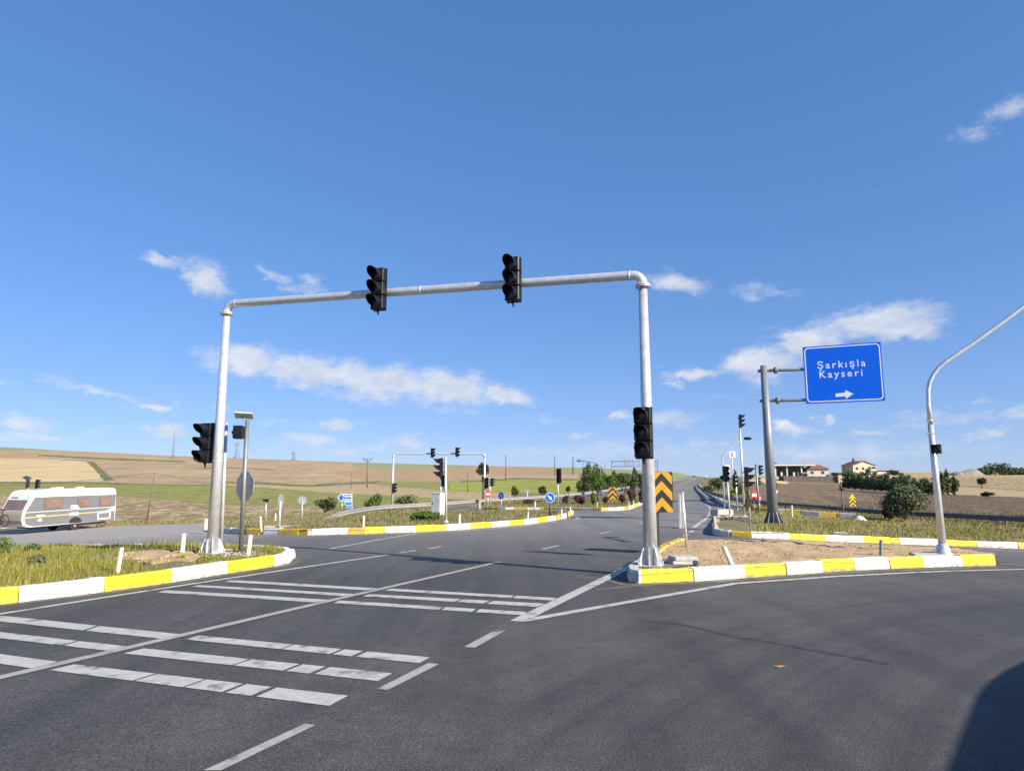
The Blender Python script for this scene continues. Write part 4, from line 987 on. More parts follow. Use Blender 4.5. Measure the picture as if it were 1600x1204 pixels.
# round signs and small boards
def sign(name, label, cat, px, base_row, cx, cy, Y=None, h=.15, r=.035, m=galv, group=None):
    p = G(px, base_row, h) if Y is None else on(px, Y, h)
    t = thing(name, label, cat, p, 0, group); top = at(cx, cy, p.y) - p
    b = MB(); b.tube([(0, 0, -.1), (top.x, .03, top.z)], r, 10); b.build('post', m, t)
    return t, top, p.y / F
t, c, k = sign('round_sign', 'round blue sign with white arrow pointing down right, on median tip', 'road sign', 859, 808, 859, 777, r=.04, m=darkpost)
b = MB(); disc(b, 7.6 * k, 28, -.012, .012, 0); so_ = b.build('sign_plate', signw, t, c + Vector((0, -.05, 0)))
b = MB(); disc(b, 7.0 * k, 28, -.018, -.0135, 0); b.build('blue_disc', bluep, so_)
def arrow_dr(b, s, y):
    u = Vector((.707, -.707)); v = Vector((.707, .707))
    pts = [(-.8, -.17), (.12, -.17), (.12, -.5), (.82, 0), (.12, .5), (.12, .17), (-.8, .17)]
    b.add([((u * a + v * c_).x * s, y, (u * a + v * c_).y * s) for a, c_ in pts], [list(range(7))])
b = MB(); arrow_dr(b, 5.6 * k, -.021); b.build('arrow', signw, so_)
t, c, k = sign('round_sign', 'small light blue round sign with white arrow on the far kerb', 'road sign', 783.5, 797, 783, 774, Y=56)
b = MB(); disc(b, 5.6 * k, 24, -.012, .012, 0); so_ = b.build('sign_plate', bluel, t, c + Vector((0, -.05, 0)), R(-40)); b = MB(); arrow_dr(b, 4 * k, -.016); b.build('arrow', signw, so_)
t, c, k = sign('round_sign', 'red and white no-entry sign beside the far gantry leg', 'road sign', 762.5, 791, 762.5, 771.5, Y=62)
b = MB(); disc(b, 5.8 * k, 24, -.012, .012, 0); so_ = b.build('sign_plate', redp, t, c + Vector((0, -.05, 0)), R(35)); b = MB(); b.add([(-4 * k, -.016, -1.2 * k), (4 * k, -.016, -1.2 * k), (4 * k, -.016, 1.2 * k), (-4 * k, -.016, 1.2 * k)], [(0, 1, 2, 3)]); b.build('white_bar', signw, so_)
t, c, k = sign('round_sign', 'round grey sign back seen nearly edge-on, standing behind median kerb', 'road sign', 436, 826.5, 438, 782.5, r=.045)
b = MB(); disc(b, 11 * k, 24, -.01, .01, 0); b.build('sign_plate', signb, t, c + Vector((0, .06, 0)), R(86))
t, c, k = sign('round_sign', 'round grey sign back facing away, beyond the median grass', 'road sign', 472, 809, 472, 781.5)
b = MB(); disc(b, 6.6 * k, 24, -.01, .01, 0); b.build('sign_plate', signb, t, c + Vector((0, .06, 0)), R(10))
t, c, k = sign('solar_flasher', 'small dark solar flasher on a thin pale post, left of grey sign backs', 'flasher', 415.5, 811, 415.5, 780)
b = MB(); b.box((-2.5 * k, 0, -1 * k), (4 * k, .12, 3 * k), bev=.01); b.box((2 * k, 0, -1.4 * k), (3.8 * k, .2, 4.6 * k), bev=.02); b.build('lamp_box', blackp, t, c)
t, c, k = sign('road_sign', 'tiny grey sign back beyond the left guardrail, by yellow flowering field', 'road sign', 824, 776, 824, 767, Y=78)
b = MB(); b.box((0, .04, 0), (5 * k, .02, 5 * k)); b.build('sign_plate', signb, t, c)
# blue direction arrow boards behind the left guardrail
Yb = 66; p = on(538, Yb); k = Yb / F
t = thing('direction_sign', 'blue arrow-shaped direction sign pointing left, stacked boards behind left guardrail', 'direction sign', p)
for px in (534.5, 544.5):
    q = at(px, 784, Yb) - p; b = MB(); b.tube([(q.x, .05, 0), (q.x, .05, q.z)], .04, 8); b.build('post', galv, t)
def board(pts, m, mb, y, parent):
    b = MB(); b.prism([((x - 538) * k, (at(538, r, Yb).z - p.z)) for x, r in pts], y - .03, y, 0); o = b.build('sign_board', mb, parent); b = MB()
    cx = sum(x for x, _ in pts) / len(pts); cr = sum(r for _, r in pts) / len(pts)
    b.add([((cx + (x - cx) * .88 - 538) * k, y - .034, at(538, cr + (r - cr) * .84, Yb).z - p.z) for x, r in pts], [list(range(len(pts)))]); b.build('sheeting', m, o); return o
o = board([(528.5, 777), (533, 783), (551, 783), (551, 771.3), (533, 771.3)][::-1], bluep, signw, -.03, t)
for r_, tx in ((776.3, 'Yıldızeli'), (781.2, 'Ankara')): lettering(tx, .31, o, ((543 - 538) * k, -.068, at(538, r_, Yb).z - p.z), signw, 1.0, .006)
o = board([(538.5, 786.2), (541.5, 789.3), (551.5, 789.3), (551.5, 783.4), (541.5, 783.4)][::-1], bluel, signw, -.05, t)
o = board([(544, 794), (552, 794), (552, 789.8), (544, 789.8)][::-1], bluel, signw, -.05, t)
# distant chevron boards
for (px, br, cx, cy, w, h_, lb, m0, m1, n_, Y) in [(957, 793, 957, 770.5, 12.5, 19, 'small amber and black chevron board in the far verge left of gantry leg', chevb, chevy, 2.3, 62),
                                          (1331.5, 806, 1331.5, 780.5, 9.5, 19, 'bright yellow pointed chevron board behind the right guardrail', darkpost, brightyel, 2.1, None)]:
    t, c, k = sign('chevron_sign', lb, 'chevron sign', px, br, cx, cy, Y=Y, h=.1)
    b = MB(); w *= k; h_ *= k
    if m1 is brightyel: b.prism([(-w / 2, -h_ / 2), (w / 2, -h_ / 2), (w / 2, h_ * .12), (0, h_ / 2), (-w / 2, h_ * .12)][::-1], -.045, -.03, 0); bo = b.build('board', brightyel, t, c); b = MB(); chevron(b, -w / 2 + .01, w / 2 - .01, -h_ / 2 + .01, h_ * .12, -.049, 1.9, 0, off=.0); b.build('chevron_stripe', chevb, bo)
    else: b.prism([(-w / 2, -h_ / 2), (w / 2, -h_ / 2), (w / 2, h_ / 2), (-w / 2, h_ / 2)], -.045, -.03, 0); bo = b.build('board', m0, t, c); b = MB(); chevron(b, -w / 2 + .01, w / 2 - .01, -h_ / 2 + .01, h_ / 2 - .01, -.049, n_, 0, off=.15); b.build('chevron_stripe', m1, bo)

# ---------------------------------------------------------------- signals, lamp and stop signs on the far right island
_, p = signal_post(1163.5, 808, 1155, 652, 'tallest slim signal post on the far right island, near the sign pole', .055, .17, plate=.3)
fsig(1158.5, 657.5, p.y, RGT, 'traffic light at the top of the tallest slim post, facing right', s=.76)
_, p = signal_post(1141, 807, 1136, 748, 'signal post left of the tallest one on the dark soil heap', .05, .2, plate=.25)
fsig(1135, 740, p.y - .2, face_dir(.1, -1), 'traffic light on the post at the edge of dark soil heap', s=.86)
signal(at(1129.5, 746, p.y + 8), face_dir(-.6, -.8), 'single small signal lamp on the distant lamp post', 'small single signal lamps', .9, SIG1)
_, p = signal_post(1152.5, 798, 1149, 742, 'signal post behind the concrete footing, carrying a right-facing light', .05, .1)
fsig(1148.5, 752, p.y, RGT, 'traffic light facing right between the two slim posts', s=.84)
_, p = signal_post(1186, 803, 1181, 725, 'grey signal post behind the two red stop signs', .07, .15, galvd)
YP = p.y; fsig(1188.5, 734, YP, RGT, 'traffic light high on the grey post beside the big sign pole', s=.62)
fsig(1186, 752, YP + .3, RGT, 'traffic light lower on the grey post above the red stop signs', s=.5)
fsig(1211.5, 758, YP + 2, RGT, 'traffic light half hidden behind the thick sign pole', s=.45)
# twisted chevron board seen edge-on with a signal above
p = G(1172.5, 825, .17); YT = p.y
t = thing('chevron_sign', 'twisted brown chevron board seen edge-on below a traffic light', 'chevron sign', p); k = YT / F
b = MB(); q = at(1169, 760, YT) - p; b.tube([(0, 0, -.05), q], .035, 10); b.build('post', mat('rusty_post', (.42, .36, .27), .8), t)
b = MB(); z0, z1 = at(1170, 792, YT).z - p.z, at(1169, 760, YT).z - p.z; n = 8
for i in range(n + 1):
    f = i / n; a = R(72 + 26 * math.sin(f * 2.6)); w = .30; c = Vector((-.07 + .02 * math.sin(f * 5), -.05, z0 + (z1 - z0) * f))
    for sg in (-1, 1): b.v.append(tuple(c + Vector((math.cos(a), -math.sin(a), 0)) * w * sg))
    for sg in (1, -1): b.v.append(tuple(c + Vector((math.cos(a), -math.sin(a), 0)) * w * sg + Vector((math.sin(a), math.cos(a), 0)) * .012))
for i in range(n):
    for j in range(4): qq = (j + 1) % 4; b.f.append([i * 4 + j, i * 4 + qq, i * 4 + 4 + qq, i * 4 + 4 + j]); b.m.append(0); b.s.append(False)
b.build('board', mat('tarnished_board', (.13, .085, .03), .6, 0, (.50, .30, .03), 2.2, 2, lo=.48, hi=.52), t)
fsig(1169.5, 745.5, YT + .3, RGT, 'traffic light facing right above the twisted brown chevron board', s=.80)
# stop signs
for (px, br, cx, cy, r_, yaw, lb) in [(1178.5, 800, 1179, 773, 7.6, R(30), 'red octagonal stop sign reading DUR, left one by the grey post'), (1186.8, 801, 1186.5, 778, 7.4, R(62), 'red stop sign turned nearly edge-on, nearer the big sign pole')]:
    t, c, k = sign('stop_sign', lb, 'stop sign', px, br, cx, cy, h=.12)
    b = MB(); disc(b, r_ * k, 8, -.012, .012, 0, R(22.5)); so_ = b.build('sign_plate', redp, t, c + Vector((0, -.07, 0)), yaw)
    lettering('DUR', 6.4 * k, so_, (0, -.017, -2.3 * k), signw, 1.0, .012)
t, c, k = sign('road_sign', 'triangular white and red sign half hidden behind the thick sign pole', 'road sign', 1212, 803, 1212.5, 769, Y=YP + 1)
b = MB(); b.prism([(-4 * k, 3.5 * k), (4 * k, 3.5 * k), (0, -3.5 * k)][::-1], -.05, -.035); so_ = b.build('sign_plate', redp, t, c, R(20)); b = MB(); b.add([(-2.6 * k, -.053, 2.7 * k), (0, -.053, -2 * k), (2.6 * k, -.053, 2.7 * k)], [(0, 1, 2)]); b.build('white_field', signw, so_)
# curved street lamps
def street_lamp(label, base, pts, Y, tilt, head, m=galv, r=.07):
    t = thing('street_lamp', label, 'street lamp', base)
    P = [at(x, y, Y) - base for x, y in pts]; P[0].z = -.05
    b = MB(); b.tube(P, [r] + [r * .8] * (len(P) - 2) + [r * .55], 12); b.build('pole', m, t)
    b = MB(); b.box((0, 0, 0), head, bev=min(head) * .4); b.build('lamp_head', blackp if m is galv else greyp, t, P[-1], tilt); return t
p = G(1132, 794, .1); street_lamp('curved-arm street lamp standing behind the slim signal posts', p, [(1132, 796), (1130, 740), (1128.5, 718), (1129.5, 711), (1133, 706), (1142, 698), (1152, 690.5), (1160, 686.5), (1168, 684.8)], p.y, 0, (.55, .3, .2))
p = on(940, 72); street_lamp('curved-arm street lamp above the left roadside trees', p, [(940.5, 775), (939, 745), (938.3, 731), (937, 727), (932, 724), (925, 722), (912, 720), (905, 719.2)], 72, 0, (.5, .35, .25), greyp)

# ---------------------------------------------------------------- guardrails
def guardrail(pts, label, m, spacing=3.2, hgt=.58, far=None, flare=None):
    P = [G(x, y, hgt) for x, y in pts]; P = [Vector((p.x, p.y)) for p in P]
    fine = []
    for i in range(len(P) - 1):
        p0, p1, p2, p3 = P[max(i - 1, 0)], P[i], P[i + 1], P[min(i + 2, len(P) - 1)]
        k = max(4, min(40, int((p2 - p1).length / 1.5)))
        for j in range(k): t = j / k; fine.append(.5 * ((2 * p1) + (p2 - p0) * t + (2 * p0 - 5 * p1 + 4 * p2 - p3) * t * t + (3 * p1 - p0 - 3 * p2 + p3) * t ** 3))
    fine.append(P[-1])
    o = Vector((fine[0].x, fine[0].y, zz(*fine[0]))); t = thing('guardrail', label, 'guardrail', o)
    prof = [(.0, -.155), (.03, -.15), (.08, -.10), (.08, -.06), (.01, -.02), (.01, .02), (.08, .06), (.08, .10), (.03, .15), (.0, .155)]
    b = MB(); n = len(prof); run = 0; posts = []; nxt = .5
    for i, p in enumerate(fine):
        tg = (fine[min(i + 1, len(fine) - 1)] - fine[max(i - 1, 0)]).normalized(); nr = Vector((tg.y, -tg.x))
        if nr.y > 0: nr = -nr
        drop = 0
        if flare and i < flare: drop = -.62 * (1 - i / flare) ** 1.5
        z = zz(p.x, p.y) + hgt + drop + (p.y > 100) * .02 * 0
        for a, h in prof:
            q = p + nr * a; b.v.append((q.x - o.x, q.y - o.y, z + h - o.z))
        if i: run += (p - fine[i - 1]).length
        if run >= nxt and len(posts) < 96: posts.append((p - nr * .06, z)); nxt = run + spacing * (1 + p.y / 90)
    for i in range(len(fine) - 1):
        for j in range(n - 1): b.f.append([i * n + j, i * n + j + 1, (i + 1) * n + j + 1, (i + 1) * n + j]); b.m.append(0); b.s.append(True)
    b.build('rail', m, t)
    for q, z in posts:
        b = MB(); b.box((q.x - o.x, q.y - o.y, (zz(q.x, q.y) - .1 + z + .12) / 2 - o.z), (.09, .12, z + .22 - zz(q.x, q.y)), bev=.004); b.build('post', m, t)
    return t
railg = mat('guardrail_steel', (.36, .355, .34), .55, .3, (.27, .265, .25), 3, 5, .002, 20)
raild = mat('dark_guardrail_steel', (.17, .18, .20), .55, .3, (.12, .125, .14), 3, 5, .002, 20)
guardrail([(478, 805), (510, 800), (540, 796.5), (600, 792), (680, 787.5), (760, 781.5), (880, 773.5), (940, 767), (1003, 757.5), (1040, 752), (1086, 746)], 'long pale guardrail rising along the left roadside towards the crest', railg, flare=14)
guardrail([(1700, 819), (1600, 811), (1480, 804.5), (1400, 800.5), (1300, 793), (1220, 787), (1180, 783.5), (1151, 780), (1127, 774.5), (1105, 766.5), (1092, 760), (1089, 757)], 'dark guardrail below the ploughed field right of the road', raild)

# ---------------------------------------------------------------- caravan
Yc1 = 41.5; p1 = on(41, Yc1); best = None
for k in range(300):
    q = on(184.5, 41 + k * .04)
    e = abs((q - p1).length - 6.0)
    if best is None or e < best[0]: best = (e, q)
p2 = best[1]; dv = (p2 - p1); dv.z = 0; dv.normalize(); rzc = math.atan2(dv.y, dv.x); inn = Vector((-dv.y, dv.x, 0))
ctr = (p1 + p2) / 2 + inn * 1.12
cv = thing('caravan', 'white-roofed grey touring caravan with brown windows driving along the left road', 'caravan', (ctr.x, ctr.y, (p1.z + p2.z) / 2 - .06), rzc)
sl_ = math.atan2(p2.z - p1.z, 6.0)
cv.rotation_euler = (0, -sl_, rzc)
cwhite = mat('caravan_white', (.80, .80, .77), .35, 0, (.72, .72, .68), 2); cgrey = mat('caravan_grey', (.155, .163, .172), .35, 0, (.14, .148, .156), 2)
cglass = mat('caravan_window', (.17, .12, .095), .12, 0, (.23, .165, .13), 2.5, 3); cbeige = mat('caravan_beige', (.45, .38, .26), .5, 0, (.38, .32, .22), 3); rubber = mat('rubber', (.018, .018, .018), .8); alu = mat('wheel_grey', (.34, .34, .33), .45, .4)
def rail_prof():
    return [(3.0, .48), (3.02, 1.3), (3.0, 2.32), (2.95, 2.5), (2.82, 2.6), (2.5, 2.64), (0, 2.66), (-1.9, 2.65), (-2.2, 2.6), (-2.42, 2.48), (-2.62, 2.1), (-2.92, 1.45), (-3.0, 1.2), (-3.02, .85), (-2.92, .58), (-2.75, .46), (-2.5, .42)]
pr = rail_prof(); w = 1.12
b = MB(); n = len(pr); ins = .06
lay = [(-w, 0), (-w + .012, .0)]
rings = []
for y, s in ((-w, .05), (-w + .05, 0), (w - .05, 0), (w, .05)):
    o = len(b.v)
    for x, z in pr: b.v.append((x * (1 - s / 3), y, 1.5 + (z - 1.5) * (1 - s / 1.5)))
    rings.append(o)
for a_, c_ in zip(rings, rings[1:]):
    for i in range(n): j = (i + 1) % n; b.f.append([a_ + i, c_ + i, c_ + j, a_ + j]); b.m.append(0); b.s.append(False)
b.f.append([rings[0] + i for i in range(n)][::-1][::-1]); b.m.append(0); b.s.append(False); b.f.append([rings[-1] + i for i in range(n)][::-1]); b.m.append(0); b.s.append(False)
shell = b.build('shell', cwhite, cv)
def csheet(name, poly, m, y=-w - .004, parent=None):
    b = MB(); b.add([(x, y, z) for x, z in poly], [list(range(len(poly)))]); return b.build(name, m, parent or cv)
arch = [(.25 + .42 * math.cos(R(a)), .5 + .38 * math.sin(R(a))) for a in range(180, -1, -20)]
csheet('side_panel', [(-2.40, .48)] + [(x, max(z, .48)) for x, z in arch] + [(2.93, .50), (2.95, 2.20), (-2.36, 2.22), (-2.83, 1.4), (-2.9, .95), (-2.78, .62)], cgrey)
csheet('trim_line', [(-2.84, 1.30), (2.94, 1.36), (2.94, 1.40), (-2.84, 1.34)], mat('caravan_pale_grey', (.55, .56, .58), .4), -w - .008)
csheet('side_stripe', [(-2.9, .98), (2.94, 1.10), (2.94, 1.155), (-2.9, 1.045)], mat('ochre_stripe', (.62, .40, .13), .5), -w - .008)
csheet('blue_flash', [(1.55, .92), (2.94, 1.22), (2.94, 1.40), (2.3, 1.18)], mat('pale_blue_flash', (.32, .62, .78), .5), -w - .012)
for x0, x1, z0, z1 in ((-1.75, -.72, 1.52, 2.06), (.35, 1.05, 1.56, 1.98), (1.86, 2.55, 1.50, 2.02)):
    b = MB(); b.prism([(x0 - .05, z0 - .05), (x1 + .05, z0 - .05), (x1 + .05, z1 + .05), (x0 - .05, z1 + .05)], -w - .03, -w - .002); wo = b.build('window', mat('window_frame_brown', (.16, .10, .08), .5), cv)
    b = MB(); b.prism([(x0, z0), (x1, z0), (x1, z1), (x0, z1)], -w - .045, -w - .032); b.build('pane', cglass, wo)
for nm, x0, x1, z0, z1 in (('vent', -.12, .42, 1.42, 1.62), ('vent', -.16, .40, .98, 1.16), ('locker_trim', -2.2, -1.7, 1.06, 1.14), ('water_cap', -2.1, -1.9, .76, .92)):
    b = MB(); b.prism([(x0, z0), (x1, z0), (x1, z1), (x0, z1)], -w - .03, -w - .002); b.build(nm, cwhite, cv)
b = MB(); ou = [(1.72, .60), (2.62, .62), (2.62, 1.10), (1.72, 1.08)]; inn_ = [(1.79, .67), (2.55, .69), (2.55, 1.03), (1.79, 1.01)]
b.add([(x, -w - .018, z) for x, z in ou + inn_], [(i, (i + 1) % 4, 4 + (i + 1) % 4, 4 + i) for i in range(4)]); b.build('locker_frame', cwhite, cv)
b = MB(); b.tube([(-2.42, -w - .005, 2.40), (-2.62, -w - .005, 2.02), (-2.86, -w - .005, 1.42), (-2.94, -w - .005, 1.1), (-2.93, -w - .005, .8), (-2.8, -w - .005, .56)], .035, 8); b.build('corner_trim', cwhite, cv)
def on_front(z):          # the raked nose of the shell
    zs = [(2.48, -2.42), (2.1, -2.62), (1.45, -2.92), (1.2, -3.0), (.85, -3.02), (.58, -2.92)]
    for (a_, xa), (c_, xc_) in zip(zs, zs[1:]):
        if c_ <= z <= a_: return xa + (xc_ - xa) * (a_ - z) / (a_ - c_)
    return -2.9
b = MB(); b.add([(on_front(z) - .012, y, z) for z in (2.06, 1.46) for y in (-.95, .95)], [(0, 2, 3, 1)]); fo_ = b.build('front_window', cglass, cv)
for y in (-.45,): b = MB(); b.tube([(on_front(2.06) - .015, y, 2.06), (on_front(1.46) - .015, y, 1.46)], .02, 6); b.build('window_bar', MATS['window_frame_brown'], fo_)
b = MB(); zl = [1.42, 1.2, .85, .62]; b.add([(on_front(z) - .010, y, z) for z in zl for y in (-1.04, 1.04)], [(2 * i, 2 * i + 2, 2 * i + 3, 2 * i + 1) for i in range(3)]); b.build('gas_locker', cbeige, cv)
b = MB(); b.add([(on_front(z) - .012, y, z) for z in (2.22, 2.16) for y in (.1, .75)], [(0, 2, 3, 1)]); b.build('nose_marking', darkpost, cv)
for y in (-w + .1, w - .1):
    b = MB(); b.lathe([(.20, -.09), (.30, -.09), (.325, -.06), (.325, .06), (.30, .09), (.20, .09)], 28, axis='-Y'); wo = b.build('wheel', rubber, cv, (.25, y, .325)); b = MB(); b.lathe([(.03, -.06), (.20, -.075)] if y > 0 else [(.205, .02), (.20, .085), (.12, .075), (.05, .10), (.01, .10)], 20, axis='-Y'); b.build('rim', alu, wo)
b = MB()
for i in range(len(arch) - 1): b.add([(arch[i][0], -w - .006, arch[i][1]), (arch[i + 1][0], -w - .006, arch[i + 1][1]), (arch[i + 1][0], -w + .3, arch[i + 1][1]), (arch[i][0], -w + .3, arch[i][1])], [(0, 1, 2, 3)])
b.add([(x, -w - .0055, z) for x, z in [(-.17, .5)] + arch + [(.67, .5)]], [list(range(len(arch) + 2))]); b.build('wheel_arch', rubber, cv)
b = MB(); b.box((0, 0, .40), (5.0, 1.8, .10)); b.build('chassis', rubber, cv)
b = MB(); b.tube([(-2.9, -.5, .45), (-4.1, 0, .45)], .05, 8); b.tube([(-2.9, .5, .45), (-4.1, 0, .45)], .05, 8); b.tube([(-4.1, 0, .45), (-4.5, 0, .47)], .05, 8); b.box((-4.05, 0, .52), (.5, .35, .12), bev=.03); b.build('drawbar', galvd, cv)
for x, s in ((-.2, .55), (1.3, .40)): b = MB(); b.box((x, .2, 2.70), (s, s, .10), bev=.03); b.build('roof_hatch', cwhite, cv)
b = MB(); b.box((2.0, -.9, .42), (.10, .10, .22)); b.build('corner_steady', rubber, cv)
cv_m = Matrix.LocRotScale(cv.location, cv.rotation_euler, None)
def bicycle(loc, rz, label):
    t = thing('bicycle', label, 'bicycle', loc, rz, 'bicycles on the caravan drawbar'); R0 = .34
    for x in (-.53, .53):
        b = MB(); ring = [(x + R0 * math.cos(k * math.pi / 14), 0, R0 + .02 + R0 * math.sin(k * math.pi / 14)) for k in range(29)]
        b.tube(ring, .024, 8, cap=False); wo = b.build('wheel', rubber, t); b = MB()
        for k in range(8): a = k * math.pi / 4; b.tube([(x, 0, R0 + .02), (x + .33 * math.cos(a), 0, R0 + .02 + .33 * math.sin(a))], .004, 4)
        b.build('spokes', alu, wo)
    f = MB(); A, B, C_, D_, E_ = (-.53, 0, .36), (-.08, 0, .30), (-.22, 0, .82), (.36, 0, .86), (.53, 0, .36)
    for p, q in ((A, B), (B, C_), (C_, D_), (D_, B), (A, C_), (D_, E_), (C_, (-.25, 0, .95)), (D_, (.33, 0, 1.02))): f.tube([p, q], .02, 8)
    f.build('frame', darkpost, t); b = MB(); b.box((-.26, 0, .97), (.26, .14, .06), bev=.025); b.build('saddle', rubber, t)
    b = MB(); b.tube([(.40, -.3, 1.04), (.33, -.1, 1.03), (.33, .1, 1.03), (.40, .3, 1.04)], .014, 8); b.build('handlebar', darkpost, t)
    b = MB(); b.lathe([(.09, -.01), (.09, .01)], 16, (-.08, .03, .30), axis='-Y'); b.tube([(-.08, .0, .30), (.05, -.09, .22)], .012, 6); b.build('crank', darkpost, t)
    return t
for x, y, dr, lb in ((-3.45, .30, 0, 'dark bicycle carried on the caravan drawbar, nearer the caravan nose'), (-3.75, .45, 180, 'dark bicycle carried on the caravan drawbar, outer of the pair at the photo edge')):
    q = cv_m @ Vector((x, y, .52)); bicycle(q, rzc + R(90 + dr), lb)

# ---------------------------------------------------------------- vehicles
def vehicle(name, label, cat, loc, rz, Lg, Wd, prof, glass, paint, wheels, group=None):
    t = thing(name, label, cat, loc, rz, group); b = MB(); n = len(prof); rings = []
    for y, s in ((-Wd / 2, .10), (-Wd / 2 + .10, .02), (-Wd / 2 + .2, 0), (Wd / 2 - .2, 0), (Wd / 2 - .10, .02), (Wd / 2, .10)):
        rings.append(len(b.v)); zc = .7
        for x, z in prof: b.v.append((x * (1 - s * .25), y * (1 if z < 1.0 else 1 - (z - 1.0) * .10), zc + (z - zc) * (1 - s * .5)))
    for a, c in zip(rings, rings[1:]):
        for i in range(n): j = (i + 1) % n; b.f.append([a + i, c + i, c + j, a + j]); b.m.append(0); b.s.append(False)
    b.f.append([rings[0] + i for i in range(n)]); b.m.append(0); b.s.append(False); b.f.append([rings[-1] + i for i in range(n)][::-1]); b.m.append(0); b.s.append(False)
    b.build('body', paint, t)
    for poly in glass:
        for sg in (-1, 1):
            b = MB(); b.add([(x, sg * (Wd / 2 * (1 - max(0, z - 1.0) * .10) + .006), z) for x, z in poly], [list(range(len(poly)))]); b.build('window', MATS['dark_lens'], t)
    for x in wheels:
        for sg in (-1, 1):
            b = MB(); b.lathe([(.18, -.10), (.30, -.10), (.32, -.06), (.32, .06), (.30, .10), (.18, .10)], 22, axis='-Y'); wo = b.build('wheel', rubber, t, (x, sg * (Wd / 2 - .08), .32)); b = MB(); b.lathe([(.19, -.085), (.10, -.10), (.02, -.11)], 14, axis='-Y'); b.build('rim', alu, wo)
    return t
van_prof = [(-2.5, .38), (-2.52, 1.0), (-2.45, 1.75), (-2.3, 1.93), (-2.0, 1.98), (.9, 1.98), (1.25, 1.88), (1.75, 1.28), (2.3, 1.08), (2.46, .85), (2.48, .45), (2.3, .32), (-2.3, .30)]
van_glass = [[(-2.2, 1.2), (-.9, 1.2), (-.9, 1.72), (-2.2, 1.72)], [(-.8, 1.2), (.35, 1.2), (.35, 1.72), (-.8, 1.72)], [(.45, 1.2), (1.5, 1.2), (1.1, 1.72), (.45, 1.72)]]
whitecar = mat('white_car_paint', (.75, .75, .74), .3)
lv = lambda P: [(x - 1.25 if x < 0 else x + 1.2, z) for x, z in P]
big_prof = [(-3.7, .38), (-3.72, 1.0), (-3.65, 1.75), (-3.5, 1.93), (-3.2, 1.98), (.1, 1.98), (.7, 1.955), (1.3, 1.90), (1.9, 1.82), (2.5, 1.70), (2.85, 1.5), (3.2, 1.25), (3.6, 1.0), (3.7, .45), (3.5, .32), (-3.5, .30)]
S2 = G(1500, 1080); VC = S2 + 1.98 * Vector((1.499, -1.136, 0)) + .86 * Vector((.785, -.62, 0)) - .2 * Vector((.62, .785, 0))
vehicle('parked_van', 'long white van parked beside the camera whose shadow falls on the slip road', 'van', (VC.x, VC.y, 0), math.atan2(.785, .62), 7.4, 1.9, big_prof, [lv(g) for g in van_glass], whitecar, (-2.4, 2.8))
p = on(1104, 640, .45); vehicle('distant_car', 'tiny white van driving over the crest of the road', 'van', p, R(70), 5, 1.9, van_prof, van_glass, whitecar, (-1.5, 1.6))
car_prof = [(-2.1, .35), (-2.15, .85), (-1.6, .98), (-1.1, 1.4), (-.6, 1.46), (.4, 1.44), (1.0, 1.0), (2.0, .85), (2.15, .5), (2.0, .3)]
p = on(1085, 700, .4); vehicle('distant_car', 'tiny dark car on the opposite carriageway at the crest', 'car', p, R(250), 4.3, 1.8, car_prof, [[(-1.2, 1.0), (-.9, 1.35), (.3, 1.35), (.75, 1.0)]], darkpost, (-1.3, 1.3))

# ---------------------------------------------------------------- buildings on the right
def win(parent, x, z, w_, h_, y, fm, gm):
    b = MB(); b.box((x, y - .04, z), (w_ + .16, .10, h_ + .16), bev=.01); f = b.build('window', fm, parent); b = MB(); b.box((x, y - .10, z), (w_, .03, h_)); b.build('pane', gm, f)
Yh = 350.; p = on(1343, Yh); k = Yh / F
cream = mat('cream_render', (.66, .50, .37), .9, 0, (.58, .43, .31), .4, 5); roofm = mat('terracotta_roof', (.27, .10, .07), .85, 0, (.20, .075, .05), 2, 5)
winm = mat('window_frame_white', (.62, .58, .54), .6); panem = mat('window_dark', (.06, .055, .06), .2)
yaw = R(9)
hs = thing('house', 'two-storey cream house with gabled roof and rooftop tank on the right skyline', 'house', p, yaw); hw, hd, he, hr = 12.2, 9.0, 5.9, 7.9
b = MB(); b.prism([(-hw / 2, -1.5), (hw / 2, -1.5), (hw / 2, he), (-.2, hr), (-hw / 2, he)][::-1][::-1], -hd / 2, hd / 2); wl = b.build('wall', cream, hs)
b = MB()
for sg in (-1, 1):
    e = (sg * (hw / 2 + .7), he - .32); b.add([(-.2, -hd / 2 - .6, hr + .12), (e[0], -hd / 2 - .6, e[1] + .12), (e[0], hd / 2 + .6, e[1] + .12), (-.2, hd / 2 + .6, hr + .12)], [(0, 1, 2, 3)]); b.add([(-.2, -hd / 2 - .6, hr - .05), (e[0], -hd / 2 - .6, e[1] - .05), (e[0], -hd / 2 - .6, e[1] + .12), (-.2, -hd / 2 - .6, hr + .12)], [(0, 1, 2, 3)])
rf = b.build('roof', roofm, hs)
b = MB(); b.box((-1.3, .5, hr + .8), (2.0, 1.6, 1.4), bev=.1); b.tube([(-1.3, .5, hr + .1), (-1.3, .5, hr - .6)], .5, 8); b.build('water_tank', mat('tank_grey', (.2, .22, .26), .6), rf)
for x, z in ((-3.9, 1.5), (-.6, 1.5), (-3.9, 4.2), (-.6, 4.2), (3.0, 1.5)): win(wl, x, z, 1.35, 1.35, -hd / 2, winm, panem)
b = MB(); b.box((4.4, -hd / 2 - .55, 4.2), (3.0, 1.1, 2.3), bev=.02); bl = b.build('balcony', winm, hs); b = MB(); b.box((4.4, -hd / 2 - 1.12, 4.5), (2.6, .04, 1.2)); b.build('pane', panem, bl)
p = on(1372, Yh + 2); an = thing('outbuilding', 'low cream outbuilding with flat roof beside the two-storey house', 'outbuilding', p, yaw)
